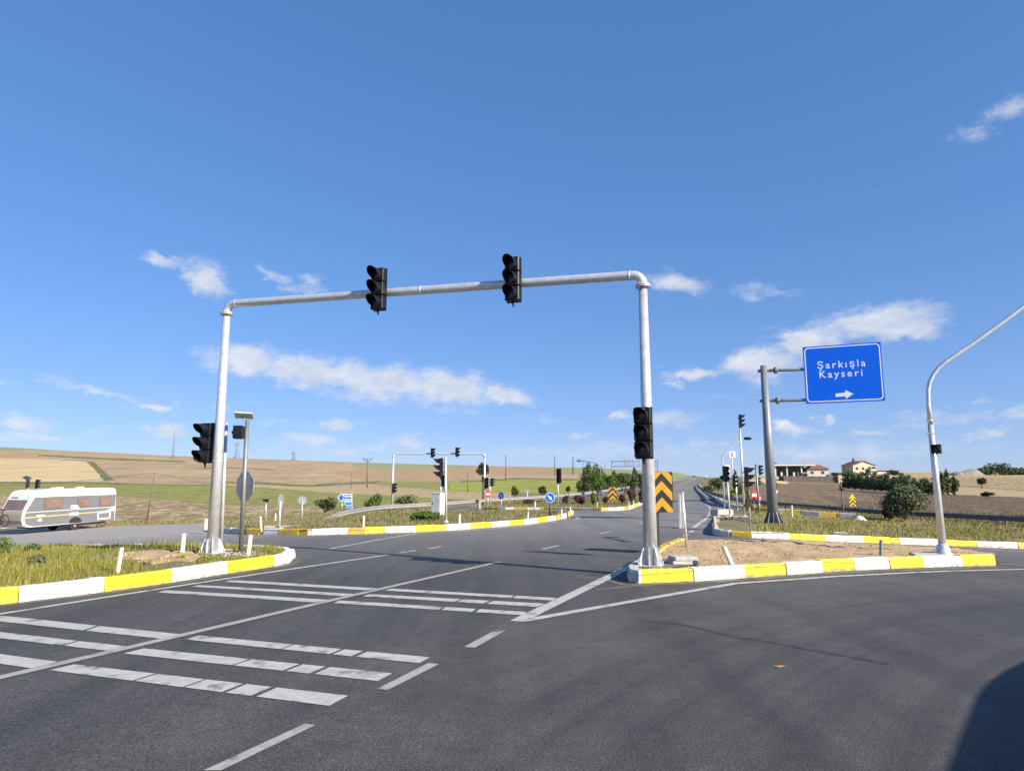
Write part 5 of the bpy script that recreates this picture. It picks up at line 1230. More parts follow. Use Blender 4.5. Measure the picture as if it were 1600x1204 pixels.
b = MB(); b.box((0, 0, 1.2), (9.5, 8, 4.6)); b.box((6.5, .5, .9), (6.0, 7, 4.0)); wl2 = b.build('wall', cream, an); b = MB(); b.box((3.2, 0, 3.75), (17.2, 9.6, .3), bev=.03); b.build('roof', mat('grey_metal_roof', (.22, .23, .25), .6), an)
b = MB(); b.box((6.4, -3.05, 1.2), (5.6, .06, 3.0)); b.build('door', mat('grey_shutter', (.36, .36, .36), .6), an)
# petrol station
Yg = 330.; p = on(1237, Yg); k = Yg / F
gs = thing('petrol_station', 'petrol station with long grey flat canopy on the right rise', 'petrol station', p, R(-6))
gry = mat('canopy_grey', (.34, .36, .40), .5, .1); drk = mat('shopfront_dark', (.055, .055, .075), .3)
b = MB(); b.box((1.0, 3, 5.25), (19.0, 12, 1.0), bev=.05); b.box((1.0, 2.6, 6.05), (15.8, 10, .5), bev=.05); cn = b.build('canopy', gry, gs)
b = MB(); b.box((1.0, -3.06, 5.1), (19.02, .1, .55)); b.build('fascia', mat('fascia_white', (.62, .63, .66), .5), cn)
for x in (-7.5, -2.2, 4.5): b = MB(); b.box((x, -1.5, 2.4), (.55, .55, 4.9)); b.build('column', winm, gs)
b = MB(); b.box((0, 7, 2.4), (15, 5, 4.8)); sh = b.build('shop', drk, gs)
for i in range(4): b = MB(); b.box((-5.4 + i * 3.6, 4.46, 2.0), (2.9, .05, 2.6)); b.build('shop_window', MATS['dark_lens'], sh)
for x in (-4.5, 1.2, 3.2): b = MB(); b.box((x, -.5, .9), (.9, .6, 1.8), bev=.05); b.build('fuel_pump', winm, gs)
b = MB(); b.box((6.2, -2, 1.5), (4.2, 3, .3), bev=.05); b.tube([(5, -3, 0), (5, -3, 1.4)], .08, 6); b.tube([(7.4, -3, 0), (7.4, -3, 1.4)], .08, 6); b.build('awning', winm, gs)
for x in (-6, 8): b = MB(); b.box((x, 3, 6.7), (1.0, .8, .8), bev=.05); b.build('roof_unit', gry, cn)
p = on(1276, Yg + 3); h2 = thing('house', 'low white house with red hipped roof right of the petrol station', 'house', p, R(-10))
b = MB(); b.box((0, 0, 1.4), (9.6, 8, 3.8)); wl3 = b.build('wall', mat('white_render', (.62, .58, .54), .9), h2)
b = MB(); b.add([(-5.6, -4.8, 3.3), (5.6, -4.8, 3.3), (5.6, 4.8, 3.3), (-5.6, 4.8, 3.3), (-1.8, 0, 5.3), (1.8, 0, 5.3)], [(0, 1, 5, 4), (1, 2, 5), (2, 3, 4, 5), (3, 0, 4), (3, 2, 1, 0)]); b.build('roof', roofm, h2)
for x in (-2.6, 2.2): win(wl3, x, 1.6, 1.3, 1.2, -4, winm, panem)
# retaining wall
stonem = mat('dark_stone', (.17, .135, .115), .95, 0, (.09, .075, .07), 1.1, 6, .15, 1.2, c3=(.24, .20, .16), s3=2.5)
L0, L1 = on(1226, 292), on(1308, 287)
b = MB(); q = L1 - L0; n = 24; o = L0
t = thing('retaining_wall', 'dark stone retaining wall below the petrol station', 'wall', o)
for i in range(n + 1):
    f = i / n; x = q * f; tp = at(1226 + 82 * f, 743 + 1.5 * f, L0.y + q.y * f).z - o.z; bt = at(1226 + 82 * f, 759.5 + .5 * f, L0.y + q.y * f).z - o.z
    for z, y in ((bt, 0), (tp + .12 * math.sin(i * 1.9), .7), (tp + .12 * math.sin(i * 1.9), 6), (bt, 6)): b.v.append((x.x, x.y + y, z))
for i in range(n):
    for j in range(4): r = (j + 1) % 4; b.f.append([i * 4 + j, (i + 1) * 4 + j, (i + 1) * 4 + r, i * 4 + r]); b.m.append(0); b.s.append(False)
b.f.append([3, 2, 1, 0]); b.m.append(0); b.s.append(False); b.f.append([n * 4 + j for j in range(4)]); b.m.append(0); b.s.append(False); b.build('wall', stonem, t)
b = MB(); b.box((q.x + 1.2, q.y + 1, (at(1310, 743, L1.y).z + at(1310, 760, L1.y).z) / 2 - o.z), (1.6, 3, at(1310, 742, L1.y).z - at(1310, 761, L1.y).z), bev=.1); b.build('end_pier', mat('sand_stone', (.48, .37, .24), .9), t)
# tall station signs
for px, top, row, w_, h_, lb, txt in ((1146, 705, 741, 9.3, 9.6, 'tall white totem sign with red letter on the right rise', 'E'), (1137.3, 726, 745, 6.5, 12, 'smaller white board with a red dot left of the tall totem sign', 'o')):
    Yt = 300; p = on(px, Yt); k = Yt / F; t = thing('totem_sign', lb, 'totem sign', p); zt = at(px, top, Yt).z - p.z
    b = MB(); b.tube([(0, 0, -.5), (0, 0, zt)], .16, 10); b.build('pole', whitep, t); b = MB(); b.box((0, -.3, zt - h_ * k / 2), (w_ * k, .35, h_ * k), bev=.05); bo = b.build('board', signw, t)
    lettering(txt, h_ * k * .98, bo, (0, -.49, zt - h_ * k * .84), redp, 1, .09)

# ---------------------------------------------------------------- poles, masts and the overhead frame
def upole(px, top, Y, label, r=.14, arms='T', base=None, m=wood, lean=0, group='utility poles across the fields'):
    p = on(px, Y); q = at(px + lean, top, Y) - p; t = thing('utility_pole', label, 'utility pole', p, 0, group)
    b = MB(); b.tube([(0, 0, -.5), q], [r, r * .7], 8); b.build('pole', m, t)
    if arms:
        b = MB(); h = q.z
        if arms == 'T': b.box((q.x, 0, h - .1), (2.6, .14, .14)); 
        if arms == 'V': b.tube([(q.x, 0, h - 1.0), (q.x - 1.5, 0, h)], .09, 6); b.tube([(q.x, 0, h - 1.0), (q.x + 1.5, 0, h)], .09, 6); b.tube([(q.x - 1.5, 0, h), (q.x + 1.5, 0, h - .05)], .06, 6)
        for s in (-1.2, 0, 1.2): b.tube([(q.x + s, 0, h - .05), (q.x + s, 0, h + .3)], .06, 6)
        b.build('crossarm', m, t)
    return t, p, q
upole(574, 716.5, 205, 'dark power pole with V crossarm standing in the straw strip', .22, 'V')
upole(549, 736, 190, 'thin grey pole rising above the blue direction sign', .10, '')
upole(790.5, 712.5, 350, 'power pole with crossarm on the brown field, right of the round tree', .28, 'T')
upole(867, 712.5, 450, 'power pole with crossarm on the skyline above the thin signal post', .34, 'T')
upole(895.5, 713, 500, 'thick pole on the skyline between a crossarm pole and the trees', .5, '')
upole(911.5, 718, 520, 'thin pole on the skyline just left of the poplar', .22, '')
upole(945.5, 724, 400, 'thin pole on the skyline behind the left street lamp', .18, '')
upole(731, 737.5, 150, 'slender pole in the flowering field right of the control cabinet', .12, '')
upole(702, 735, 190, 'thin pale pole behind the signal post by the cabinet', .10, '', m=galvd)
_, pw, qw = upole(233, 738, 56, 'leaning wooden pole with wires right of the caravan', .07, '', lean=9)
for tx, ty, Yw, lb in ((-60, 757, 62, 'sagging wire running left from the leaning wooden pole'), (420, 762, 66, 'sagging wire running right from the leaning wooden pole')):
    a = pw + qw; c = at(tx, ty, Yw); P = [a.lerp(c, k / 12) - Vector((0, 0, .35 * math.sin(math.pi * k / 12))) for k in range(13)]; b = MB(); b.tube(P, .012, 5); tag(b.build('power_line', darkpost), lb, 'wire')
t, p, q = upole(1315.5, 752, 46, 'brown pole with a dark ring in front of the ploughed field', .055, '', lean=-2)
b = MB(); zr = at(1314, 763.5, 46).z - p.z; b.lathe([(.10, zr - .08), (.2, zr - .06), (.2, zr + .06), (.10, zr + .08)], 14); b.build('ring', darkpost, t)
def mast(px, top, Y, w0, label, arms=True, n=9):
    p = on(px, Y); h = at(px, top, Y).z - p.z; t = thing('pylon', label, 'pylon', p, R(20), 'lattice masts on the left skyline'); b = MB(); rr = Y * .00022
    W_ = lambda f: w0 * (1 - f) ** 1.3 + w0 * .14
    for sx in (-1, 1):
        for sy in (-1, 1): b.tube([(sx * W_(f / 8) / 2, sy * W_(f / 8) / 2, h * f / 8) for f in range(9)], rr, 5)
    for i in range(n):
        f, g = i / n, (i + 1) / n
        for s in (-1, 1): b.tube([(-W_(f) / 2, s * W_(f) / 2, h * f), (W_(g) / 2, s * W_(g) / 2, h * g)], rr * .6, 4); b.tube([(W_(f) / 2, s * W_(f) / 2, h * f), (-W_(g) / 2, s * W_(g) / 2, h * g)], rr * .6, 4)
    b.build('lattice', galvd, t)
    if arms:
        b = MB()
        for f, l in ((.78, 4.2), (.88, 3.4), (.97, 2.4)): b.tube([(-l, 0, h * f), (l, 0, h * f)], rr, 5); b.tube([(-l, 0, h * f), (0, 0, h * f + 1.2)], rr * .6, 4); b.tube([(l, 0, h * f), (0, 0, h * f + 1.2)], rr * .6, 4)
        b.build('crossarm', galvd, t)
mast(267, 672.5, 760, 2.2, 'tall slim lattice mast on the left skyline near a round bush', False, 14)
mast(367.5, 691, 900, 7, 'lattice pylon on the skyline right of the left gantry leg')
mast(457, 706.5, 1000, 6, 'small far lattice pylon on the skyline left of centre')
# overhead sign frame beyond the trees
Yo = 150.; p = on(957, Yo); k = Yo / F
t = thing('overhead_sign_frame', 'lattice overhead sign frame seen from behind over the opposite carriageway', 'sign gantry', p)
def FP(px, row, dy=0): q = at(px, row, Yo) - p; q.y += dy; return q
b = MB(); b.tube([FP(956.5, 748), FP(956.5, 719)], .12, 8); b.build('leg', greyp, t); b = MB(); b.tube([FP(1028, 750), FP(1028, 717)], .12, 8); b.build('leg', greyp, t)
b = MB()
for row in (720.5, 728.5):
    for dy in (-.5, .5): b.tube([FP(955, row, dy), FP(1028, row, dy)], .05, 6)
for i in range(15): b.tube([FP(956 + i * 5.1, 720.5), FP(956 + i * 5.1, 728.5)], .03, 5)
b.build('truss', greyp, t)
for i, px in enumerate((974.5, 978, 982, 988, 998, 1024)): b = MB(); b.box((FP(px, 723).x, -.7, FP(px, 723).z), (.14, .10, 12 * k), 0); b.build('sign_bracket', greyp, t)

# ---------------------------------------------------------------- trees and bushes
def foliage_mat(name, **kw):
    m = mat(name, (.08, .11, .03), .75, attr='tint', spec=.25, **kw); return m
leafm = foliage_mat('leaves'); bark = mat('bark', (.12, .09, .065), .95, 0, (.07, .055, .04), 8, 5, .01, 20)
PAL = {'green': [(.055, .085, .022), (.085, .125, .03), (.12, .155, .04)], 'dark': [(.022, .035, .014), (.035, .055, .02), (.055, .075, .028)], 'bright': [(.075, .14, .02), (.11, .19, .03), (.05, .095, .016)],
       'red': [(.075, .025, .025), (.10, .04, .03), (.05, .03, .02)], 'grey': [(.10, .12, .06), (.16, .175, .09), (.055, .072, .036)], 'conifer': [(.045, .075, .028), (.075, .11, .04), (.11, .14, .055)], 'yellow': [(.42, .36, .03), (.25, .25, .03), (.12, .14, .03)], 'poplar': [(.07, .095, .035), (.10, .13, .05), (.135, .16, .065)]}
def crown(parent, blobs, n, leaf, pal, seed, name='crown', flat=.55):
    rg = np.random.default_rng(seed); vol = np.array([b[3] * b[4] * b[5] for b in blobs]) ** .75; pick = rg.choice(len(blobs), n, p=vol / vol.sum()); B = np.array([b[:6] for b in blobs])[pick]
    d = rg.normal(size=(n, 3)); d /= np.linalg.norm(d, axis=1)[:, None]; r = rg.uniform(.25, 1, n) ** .45
    lump = 1 + .22 * np.sin(d[:, 0] * 5 + seed) * np.cos(d[:, 1] * 6 + d[:, 2] * 4 + pick)
    P = B[:, :3] + d * B[:, 3:6] * (r * lump)[:, None]
    nn = d * .6 + rg.normal(size=(n, 3)) * .7 + np.array([0, 0, .3]); nn /= np.linalg.norm(nn, axis=1)[:, None]
    a = np.cross(nn, rg.normal(size=(n, 3))); a /= np.linalg.norm(a, axis=1)[:, None]; c = np.cross(nn, a); s = leaf * rg.uniform(.6, 1.4, n)[:, None]
    V = np.stack([P - a * s, P - c * s * flat, P + a * s, P + c * s * flat], 1).reshape(-1, 3)
    F_ = np.arange(4 * n).reshape(n, 4)
    me = bpy.data.meshes.new(name); me.vertices.add(4 * n); me.vertices.foreach_set('co', V.ravel()); me.loops.add(4 * n); me.polygons.add(n); me.loops.foreach_set('vertex_index', F_.ravel()); me.polygons.foreach_set('loop_start', np.arange(0, 4 * n, 4)); me.polygons.foreach_set('loop_total', np.full(n, 4)); me.update(calc_edges=True)
    col = np.array(PAL[pal])[np.clip(((np.sin(pick * 2.7) * .7 + rg.normal(0, .8, n)) + 1.5).astype(int), 0, 2)] * rg.uniform(.8, 1.2, (n, 1))
    at_ = me.color_attributes.new('tint', 'FLOAT_COLOR', 'POINT'); at_.data.foreach_set('color', np.repeat(np.concatenate([col, np.ones((n, 1))], 1), 4, 0).ravel())
    me.materials.append(leafm); o = bpy.data.objects.new(name, me); COL.objects.link(o); o.parent = parent; return o
def plant(name, label, cat, px, row, w_, h_, Y, pal, n, kind='bush', group=None, seed=None, leaf=None, lift=.0):
    """px, row: foot of the plant; w_, h_: its size in photo points; Y: its distance"""
    p = on(px, Y) if row is None else Vector((on(px, Y).x, Y, max(at(px, row, Y).z, zz(on(px, Y).x, Y) - .1))); k = Y / F; W2, H2 = w_ * k / 2 * 1.22, h_ * k * 1.06; sd = seed or int(px * 7 + h_); rg = random.Random(sd)
    t = thing(name, label, cat, p, 0, group); lf = leaf or max(.05, 1.15 * k); tr = MB(); bl = []; n = int(n * 1.35)
    if kind == 'bush':
        for i in range(9): a = rg.uniform(0, 6.28); r = rg.uniform(0, .6); s = rg.uniform(.32, .55); bl.append((W2 * r * math.cos(a), W2 * r * math.sin(a) * .8, H2 * rg.uniform(.16, .70), W2 * s, W2 * s, H2 * rg.uniform(.24, .34)))
        for i in range(4): a = rg.uniform(0, 6.28); tr.tube([(0, 0, -.2), (W2 * .5 * math.cos(a), W2 * .5 * math.sin(a), H2 * .55)], [W2 * .05, W2 * .02], 6)
    elif kind == 'round':
        ct = H2 * .62
        for i in range(10): a = rg.uniform(0, 6.28); r = rg.uniform(0, .55); bl.append((W2 * r * math.cos(a), W2 * r * math.sin(a), ct + H2 * rg.uniform(-.14, .18), W2 * rg.uniform(.4, .6), W2 * rg.uniform(.4, .6), H2 * rg.uniform(.16, .22)))
        tr.tube([(0, 0, -.2), (W2 * .05, 0, H2 * .3), (0, 0, H2 * .6)], [W2 * .11, W2 * .08, W2 * .05], 8)
        for i in range(4): a = rg.uniform(0, 6.28); tr.tube([(0, 0, H2 * .4), (W2 * .5 * math.cos(a), W2 * .5 * math.sin(a), H2 * .75)], [W2 * .05, W2 * .02], 6)
    elif kind == 'poplar':
        for i in range(12): f = (i + .5) / 12; r = W2 * (.95 * math.sin(math.pi * (f * .8 + .14))) ; bl.append((W2 * rg.uniform(-.25, .25), W2 * rg.uniform(-.2, .2), H2 * (.06 + .88 * f), r * .62, r * .62, H2 * .09))
        tr.tube([(0, 0, -.2), (0, 0, H2 * .9)], [W2 * .12, W2 * .02], 8)
    elif kind == 'conifer':
        for i in range(9): f = i / 8; r = W2 * (1.0 - .72 * f); bl.append((W2 * rg.uniform(-.15, .15), W2 * rg.uniform(-.15, .15), H2 * (.1 + .82 * f), r * .85, r * .85, H2 * .09))
        tr.tube([(0, 0, -.2), (0, 0, H2 * .9)], [W2 * .1, W2 * .02], 8)
    tr.build('trunk', bark, t); crown(t, bl, n, lf, pal, sd); return t
plant('bush', 'dark green bush left of the blue direction sign', 'bush', 510, 798, 32, 23, 62, 'dark', 1500)
plant('bush', 'large green bush behind the guardrail right of the blue direction sign', 'bush', 588, 793, 32, 23, 62, 'green', 1800)
plant('bush', 'low loose bush behind the guardrail left of the control cabinet', 'bush', 636, 790, 40, 19, 62, 'grey', 1300)
plant('shrub', 'leafy green shrub in median grass left of the control cabinet', 'shrub', 666, 819, 40, 22, 33, 'bright', 1500, leaf=.06)
plant('tree', 'slim young tree left of the round blue arrow sign', 'tree', 804, 781, 12, 21, 78, 'green', 700, 'round')
plant('tree', 'small dark tree above the round blue arrow sign', 'tree', 847, 778, 12.5, 18, 78, 'dark', 800, 'round')
plant('shrub', 'small shrub behind the guardrail right of the thin signal post', 'shrub', 888, 773, 7.5, 14, 78, 'dark', 500, 'round')
plant('poplar', 'tall pale poplar at the left end of the roadside trees', 'tree', 917, 771, 30, 46, 105, 'poplar', 2600, 'poplar')
plant('poplar', 'second poplar half behind the tall pale one', 'tree', 931, 770, 18, 42, 125, 'poplar', 1400, 'poplar')
RT = 'roadside trees left of the gantry leg'
plant('tree', 'round-headed green tree on a bare trunk by the street lamp', 'tree', 933, 781, 23, 43, 60, 'bright', 2000, 'round', RT)
plant('tree', 'round bright tree just above the distant chevron board', 'tree', 956, 772, 19, 30, 80, 'bright', 1300, 'round', RT)
plant('tree', 'bushy dark green tree right of the distant chevron board', 'tree', 977, 768, 24, 30, 88, 'green', 1500, 'round', RT)
plant('poplar', 'pale slim poplar just left of the right gantry leg', 'tree', 991, 765, 18, 33, 110, 'poplar', 1400, 'poplar')
plant('poplar', 'loose pale poplar behind the round trees', 'tree', 962, 763, 20, 27, 130, 'poplar', 1200, 'poplar')
plant('poplar', 'low pale tree between the poplars and street lamp', 'tree', 945, 766, 17, 26, 125, 'poplar', 1000, 'poplar')
plant('tree', 'dark tree showing right beside the right gantry leg', 'tree', 1003, 762, 14, 22, 110, 'green', 900, 'round', RT)
for px, row, w_, h_, Y, pal, kd, lb in ((908, 775, 16, 22, 112, 'green', 'bush', 'low leafy scrub at the left foot of the tall pale poplar'), (924, 772, 22, 18, 115, 'green', 'bush', 'low leafy scrub between the two tall poplars'), (946, 769, 26, 20, 118, 'poplar', 'bush', 'pale scrub behind the street lamp pole'), (968, 766, 26, 24, 120, 'poplar', 'bush', 'pale scrub right behind the distant chevron board'), (986, 764, 24, 24, 124, 'green', 'bush', 'green scrub left of the slim pale poplar'), (1000, 761, 20, 26, 128, 'poplar', 'bush', 'pale scrub beside the right gantry leg'), (938, 768, 14, 36, 130, 'poplar', 'poplar', 'thin poplar between the second poplar and the street lamp')):
    plant('scrub' if kd == 'bush' else 'poplar', lb, 'bush' if kd == 'bush' else 'tree', px, row, w_, h_, Y, pal, 1300, kd)
RB = 'dark red bushes along the left verge'
for px, row, w_, h_, Y, lb in ((826, 790, 30, 14, 60, 'wide dark red bush left of the round blue arrow sign'), (884, 784, 14, 14, 58, 'small dark red bush right of the thin signal post'), (908, 786, 26, 17, 58, 'dark red bush under the tall pale poplar'),
    (971, 783, 16, 16, 58, 'dark red bush right of the distant chevron board'), (986, 782, 20, 24, 60, 'tallest dark red bush beside the right gantry leg'), (1001, 783, 14, 24, 60, 'dark red bush partly hidden by the right gantry leg'), (946, 785, 12, 12, 58, 'low dark red bush left of the distant chevron board')):
    plant('red_bush', lb, 'bush', px, row, w_ * .85, h_ * .75, Y, 'red', 800, 'bush', RB)
plant('shrub', 'young green shrub among the dark red bushes', 'shrub', 926, 786, 13, 19, 57, 'bright', 700)
plant('tree', 'round dark tree alone on the brown hill field', 'tree', 757, 741, 21, 19, 330, 'dark', 1500, 'bush', leaf=.35)
plant('bush', 'lone round bush on the left skyline by the slim mast', 'bush', 306, 722.5, 15, 10, 640, 'dark', 800, 'bush', leaf=.6)
plant('bush', 'big grey-green bush in front of the ploughed field on the right', 'bush', 1410, 806, 66, 52, 43, 'grey', 5200, 'bush', leaf=.075)
plant('bush', 'dark undergrowth at the left foot of the big bush', 'bush', 1388, 806, 26, 26, 43.5, 'dark', 1200, 'bush', leaf=.07)
rg = random.Random(11); HG = 'dark conifers in the row below the house'; wh = ['first', 'second', 'third', 'fourth', 'fifth', 'sixth', 'seventh', 'eighth', 'ninth', 'tenth', 'eleventh', 'twelfth', 'thirteenth', 'fourteenth']
for i in range(14):
    px = 1325 + i * 10.4; plant('conifer', f'dark conifer below the cream house, {wh[i]} from the left in the row', 'tree', px, 762 + i * .75, 23 + rg.uniform(-3, 4), 25 + rg.uniform(-4, 3), 150 - i * 2.2, 'conifer', 1300, 'conifer', HG)
for i, (px, w_, h_) in enumerate(((1472, 14, 34), (1481, 13, 38), (1491, 16, 28))): plant('willow', ['pale slender tree left of the leaning lamp post', 'tallest pale slender tree behind the leaning lamp post', 'pale bushy tree right of the leaning lamp post'][i], 'tree', px, 772, w_, h_, 125, 'poplar', 1100, 'poplar')
plant('tree', 'small tree in front of the cream house wall', 'tree', 1357, 745, 8, 12, 335, 'green', 500, 'round', leaf=.3)
plant('tree', 'round green tree right of the low outbuilding', 'tree', 1397, 742, 14, 9, 345, 'dark', 600, 'bush', leaf=.35)
plant('bush', 'low dark bush lying in the field right of the lamp post', 'bush', 1541, 774, 18, 7, 105, 'dark', 600)
plant('tree', 'single dark tree in the field far right', 'tree', 1534, 761, 14, 14, 180, 'dark', 800, 'round')
plant('hedge', 'green hedge left of the cream house on the rise', 'hedge', 1310, 744, 24, 6, 325, 'dark', 700, 'bush', leaf=.35)
plant('bush', 'green bush beside the curving guardrail right of the road', 'bush', 1122, 764, 24, 18, 110, 'green', 1200)
plant('bush', 'brownish scrub on the bank by the curving guardrail', 'bush', 1108, 767, 20, 10, 100, 'grey', 800)
plant('conifer', 'thin dark conifer between the slim signal posts', 'tree', 1149, 762, 9, 28, 130, 'conifer', 700, 'conifer')
plant('bush', 'green bush behind the right-facing traffic light', 'bush', 1152, 774, 18, 20, 85, 'green', 900)
plant('flowering_bush', 'yellow flowering bush by the slim signal posts', 'bush', 1142, 776, 18, 12, 80, 'yellow', 900)
for px, row, w_, h_, pal, lb in ((72, 884, 34, 20, 'grey', 'pale grey-green weed clump in the near left grass'), (12, 868, 44, 30, 'bright', 'fresh green weed clump at the left edge below the bicycles'), (60, 862, 26, 14, 'green', 'low green weed clump in front of the caravan'), (290, 876, 16, 8, 'yellow', 'small yellow flowering weed by the left gantry base')):
    q_ = G(px, row, .17); plant('weed_clump', lb, 'weed', px, row, w_, h_, q_.y, pal, 700, leaf=.028)
# far wood on the right skyline: one mass
bl = []; rg = random.Random(3)
for i in range(26): px = 1530 + i * 5.2; p = on(px, 480); bl.append((p.x, p.y + rg.uniform(-8, 8), p.z + 1.6 + (2.6 if 3 < i < 8 else .6), 3.4, 5, 2.8 + (1.4 if 3 < i < 8 else 0)))
o = crown(None, bl, 5200, .65, 'conifer', 5, 'distant_wood'); o['kind'] = 'stuff'
heap = mat('spoil_heap', (.30, .27, .24), .95, 0, (.2, .17, .14), .3, 5)
b = MB(); P = [on(1487 + i * 5, 470) for i in range(11)]; hts = [0, 1.5, 2.4, 2.2, 2.8, 3.6, 4.2, 4.6, 4.4, 2, 0]
for p, h in zip(P, hts):
    for dy, f in ((-7, -.1), (-3, .7), (0, 1), (6, .6), (12, -.1)): b.v.append((p.x, p.y + dy, p.z + h * f))
for i in range(10):
    for j in range(4): b.f.append([i * 5 + j, (i + 1) * 5 + j, (i + 1) * 5 + j + 1, i * 5 + j + 1]); b.m.append(0); b.s.append(False)
tag(b.build('spoil_heap', heap), 'grey spoil heap on the right skyline left of the dark wood', 'spoil heap')

# ---------------------------------------------------------------- grass, clods and litter
grassm = mat('grass_blades', (.2, .2, .05), .8, attr='tint', spec=.15)
def grass(name, poly, n, h, w, pal, dz, seed, keep=None, clump=.6, lean=.5):
    """many small blades over a ground polygon: one uncountable cover"""
    rg = np.random.default_rng(seed); P = [(p.x, p.y) for p in poly]; xs = [p[0] for p in P]; ys = [p[1] for p in P]; X_, Y_ = [], []
    while sum(map(len, X_)) < n:
        x = rg.uniform(min(xs), max(xs), n * 2); y = rg.uniform(min(ys), max(ys), n * 2); k = inpoly(x, y, P)
        dens = .5 + .5 * np.sin(x * 1.3 + seed) * np.cos(y * 1.1 + .4 * x) + .35 * np.sin(x * 4.1 + y * 3.3); k &= rg.uniform(0, 1, len(x)) < (1 - clump) + clump * np.clip(dens, 0, 1)
        # nearer the camera the cover is sampled more thickly
        k &= rg.uniform(0, 1, len(x)) < np.clip((np.percentile(y[inpoly(x, y, P)], 12) + 2) / np.maximum(y, 1), 0, 1) ** 1.3
        if keep is not None: k &= keep(x, y)
        X_.append(x[k]); Y_.append(y[k])
    x = np.concatenate(X_)[:n]; y = np.concatenate(Y_)[:n]; z = zf(x, y) + dz - .01
    sc = np.maximum(1, y / 16.); hh = h * rg.uniform(.35, 1.15, n) * (.75 + .4 * np.sin(x * .9 + seed) * np.cos(y * .7)); a = rg.uniform(0, 2 * np.pi, n); ww = w * sc * rg.uniform(.6, 1.3, n); l = hh * lean * rg.uniform(.1, 1, n); b_ = rg.uniform(0, 2 * np.pi, n)
    ca, sa = np.cos(a) * ww / 2, np.sin(a) * ww / 2
    V = np.stack([np.stack([x - ca, y - sa, z], 1), np.stack([x + ca, y + sa, z], 1), np.stack([x + np.cos(b_) * l, y + np.sin(b_) * l, z + hh], 1)], 1).reshape(-1, 3)
    me = bpy.data.meshes.new(name); me.vertices.add(3 * n); me.vertices.foreach_set('co', V.ravel()); me.loops.add(3 * n); me.polygons.add(n); me.loops.foreach_set('vertex_index', np.arange(3 * n)); me.polygons.foreach_set('loop_start', np.arange(0, 3 * n, 3)); me.polygons.foreach_set('loop_total', np.full(n, 3)); me.update(calc_edges=True)
    pa = np.array(pal); q = np.clip((np.sin(x * .55 + seed) * np.cos(y * .45 + seed) * .9 + rg.normal(0, .8, n) + 1) / 2 * len(pa), 0, len(pa) - 1).astype(int)
    col = pa[q] * rg.uniform(.8, 1.2, (n, 1)); t = me.color_attributes.new('tint', 'FLOAT_COLOR', 'POINT'); t.data.foreach_set('color', np.repeat(np.concatenate([col, np.ones((n, 1))], 1), 3, 0).ravel())
    me.materials.append(grassm); o = bpy.data.objects.new(name, me); COL.objects.link(o); o['kind'] = 'stuff'; return o
GRN = [(.13, .155, .028), (.23, .215, .042), (.30, .255, .06), (.175, .18, .034)]; DRY = [(.165, .155, .06), (.24, .20, .095), (.28, .235, .12), (.135, .14, .05)]; YEL = [(.25, .235, .06), (.33, .28, .085), (.18, .19, .045), (.37, .31, .12)]
def inset(pts, h=.18): return XY(pts, h)
def shrink(poly, d):
    n = len(poly); ar = sum(poly[i].x * poly[(i + 1) % n].y - poly[(i + 1) % n].x * poly[i].y for i in range(n)); s = 1 if ar > 0 else -1; o = []
    for i in range(n):
        t = (poly[(i + 1) % n] - poly[i - 1]).normalized(); o.append(poly[i] + Vector((-t.y, t.x)) * d * s)
    return o
Ag = shrink(XY(A_poly), .28); sp = XY([(178, 872), (195, 862), (250, 859), (300, 863), (318, 870), (300, 878), (240, 882)], .2); sp = [(p.x, p.y) for p in sp]
sp2 = [(p.x, p.y) for p in XY([(318, 868), (330, 856), (400, 858), (425, 866), (395, 869), (350, 871)], .2)]
grass('grass', Ag, 52000, .15, .018, GRN, .17, 1, keep=lambda x, y: ~inpoly(x, y, sp) & ~inpoly(x, y, sp2))
grass('tall_grass', Ag, 4500, .34, .014, YEL, .17, 2, keep=lambda x, y: ~inpoly(x, y, sp) & ~inpoly(x, y, sp2) & (x < -8))
grass('grass', shrink(XY(B_front + B_rear), .3), 26000, .19, .016, DRY, .18, 3)
grass('grass', shrink(XY(C_front + C_rear), .3), 14000, .22, .016, DRY, .18, 4)
Eg = shrink(XY(E_front + E_rear), .35)
e1 = [(p.x, p.y) for p in XY([(1110, 840), (1110, 800), (1165, 797), (1185, 822), (1175, 834), (1240, 841), (1240, 845)], .17)]
grass('grass', Eg, 40000, .16, .016, YEL, .17, 5, keep=lambda x, y: ~inpoly(x, y, e1))
grass('tall_grass', Eg, 3500, .28, .014, DRY, .17, 6, keep=lambda x, y: ~inpoly(x, y, e1))
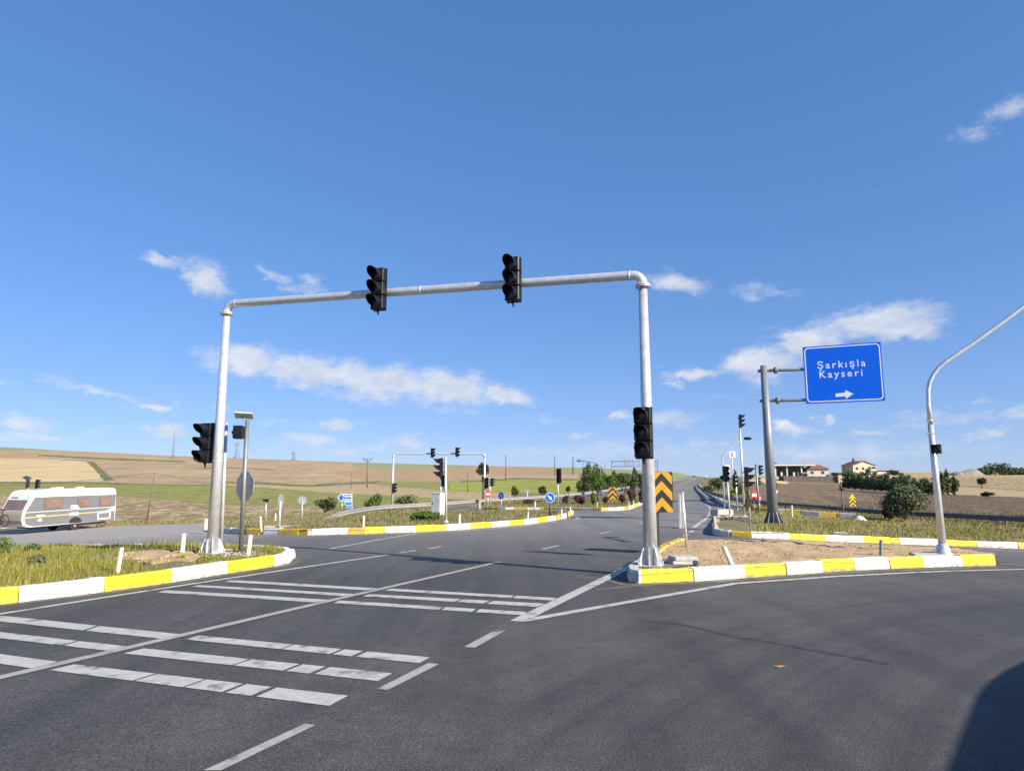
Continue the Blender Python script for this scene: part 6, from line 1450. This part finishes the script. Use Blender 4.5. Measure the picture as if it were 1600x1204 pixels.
# verges outside the carriageway
V1 = XY([(150, 823), (330, 817), (480, 809), (600, 801.5), (690, 796), (690, 790), (600, 796), (480, 803), (330, 811), (150, 817)])
grass('verge_grass', V1, 9000, .24, .016, DRY, 0, 7)
V2 = XY([(745, 792), (850, 788), (985, 783), (1004, 777), (1006, 768), (940, 776), (850, 783), (745, 789)])
grass('verge_grass', V2, 9000, .26, .018, DRY, 0, 8)
V3 = XY([(1170, 793), (1300, 801), (1600, 821), (1700, 828), (1700, 812), (1600, 806), (1300, 789), (1170, 783)])
grass('verge_grass', V3, 14000, .26, .016, DRY, 0, 9)
# clods on the sandy island, rubble on the ploughed field
def clods(name, poly, n, s, m, dz, seed):
    rg = random.Random(seed); P = [(p.x, p.y) for p in poly]; xs = [p[0] for p in P]; ys = [p[1] for p in P]; b = MB(); k = 0
    while k < n:
        x, y = rg.uniform(min(xs), max(xs)), rg.uniform(min(ys), max(ys))
        if not inpoly([x], [y], P)[0]: continue
        k += 1; r = s * rg.uniform(.3, 1) ** 1.8; z = zz(x, y) + dz; q = [rg.uniform(.7, 1.2) for _ in range(6)]
        b.add([(x + r * q[0], y, z), (x, y + r * q[1], z), (x - r * q[2], y, z), (x, y - r * q[3], z), (x + r * .2, y - r * .1, z + r * .8 * q[4]), (x, y, z - r * .3)], [(0, 1, 4), (1, 2, 4), (2, 3, 4), (3, 0, 4), (1, 0, 5), (2, 1, 5), (3, 2, 5), (0, 3, 5)])
    o = b.build(name, m); o['kind'] = 'stuff'
Dp = shrink(XY(D_front + D_rear[1:] + D_left[::-1][1:-1]), .3)
clods('soil_clods', Dp, 1500, .04, soil, .19, 1)
clods('soil_clods', [Vector(p) for p in sp], 500, .05, soil, .19, 2)
clods('gravel', XY([(960, 908), (985, 917), (1090, 912), (1290, 898), (1560, 888), (1575, 885), (1290, 894), (1090, 908.5), (985, 913)]), 700, .022, sandg, .004, 3)
clods('gravel', XY([(455, 885), (475, 873), (520, 868), (470, 868), (462, 872)]), 120, .02, sandg, .004, 4)
clods('gravel', XY([(318, 868), (330, 856), (400, 858), (425, 866), (395, 869), (350, 871)], .2), 400, .04, concrete, .18, 6)
grass('grass', Ag, 3500, .16, .016, DRY, .17, 31)
grass('weeds', [Vector(p) for p in [(a.x, a.y) for a in Dp]], 900, .10, .012, DRY, .19, 12)
clods('grit', [Vector((-6, 4)), Vector((6, 4)), Vector((10, 12)), Vector((-6, 12))], 260, .008, sandg, .002, 21)
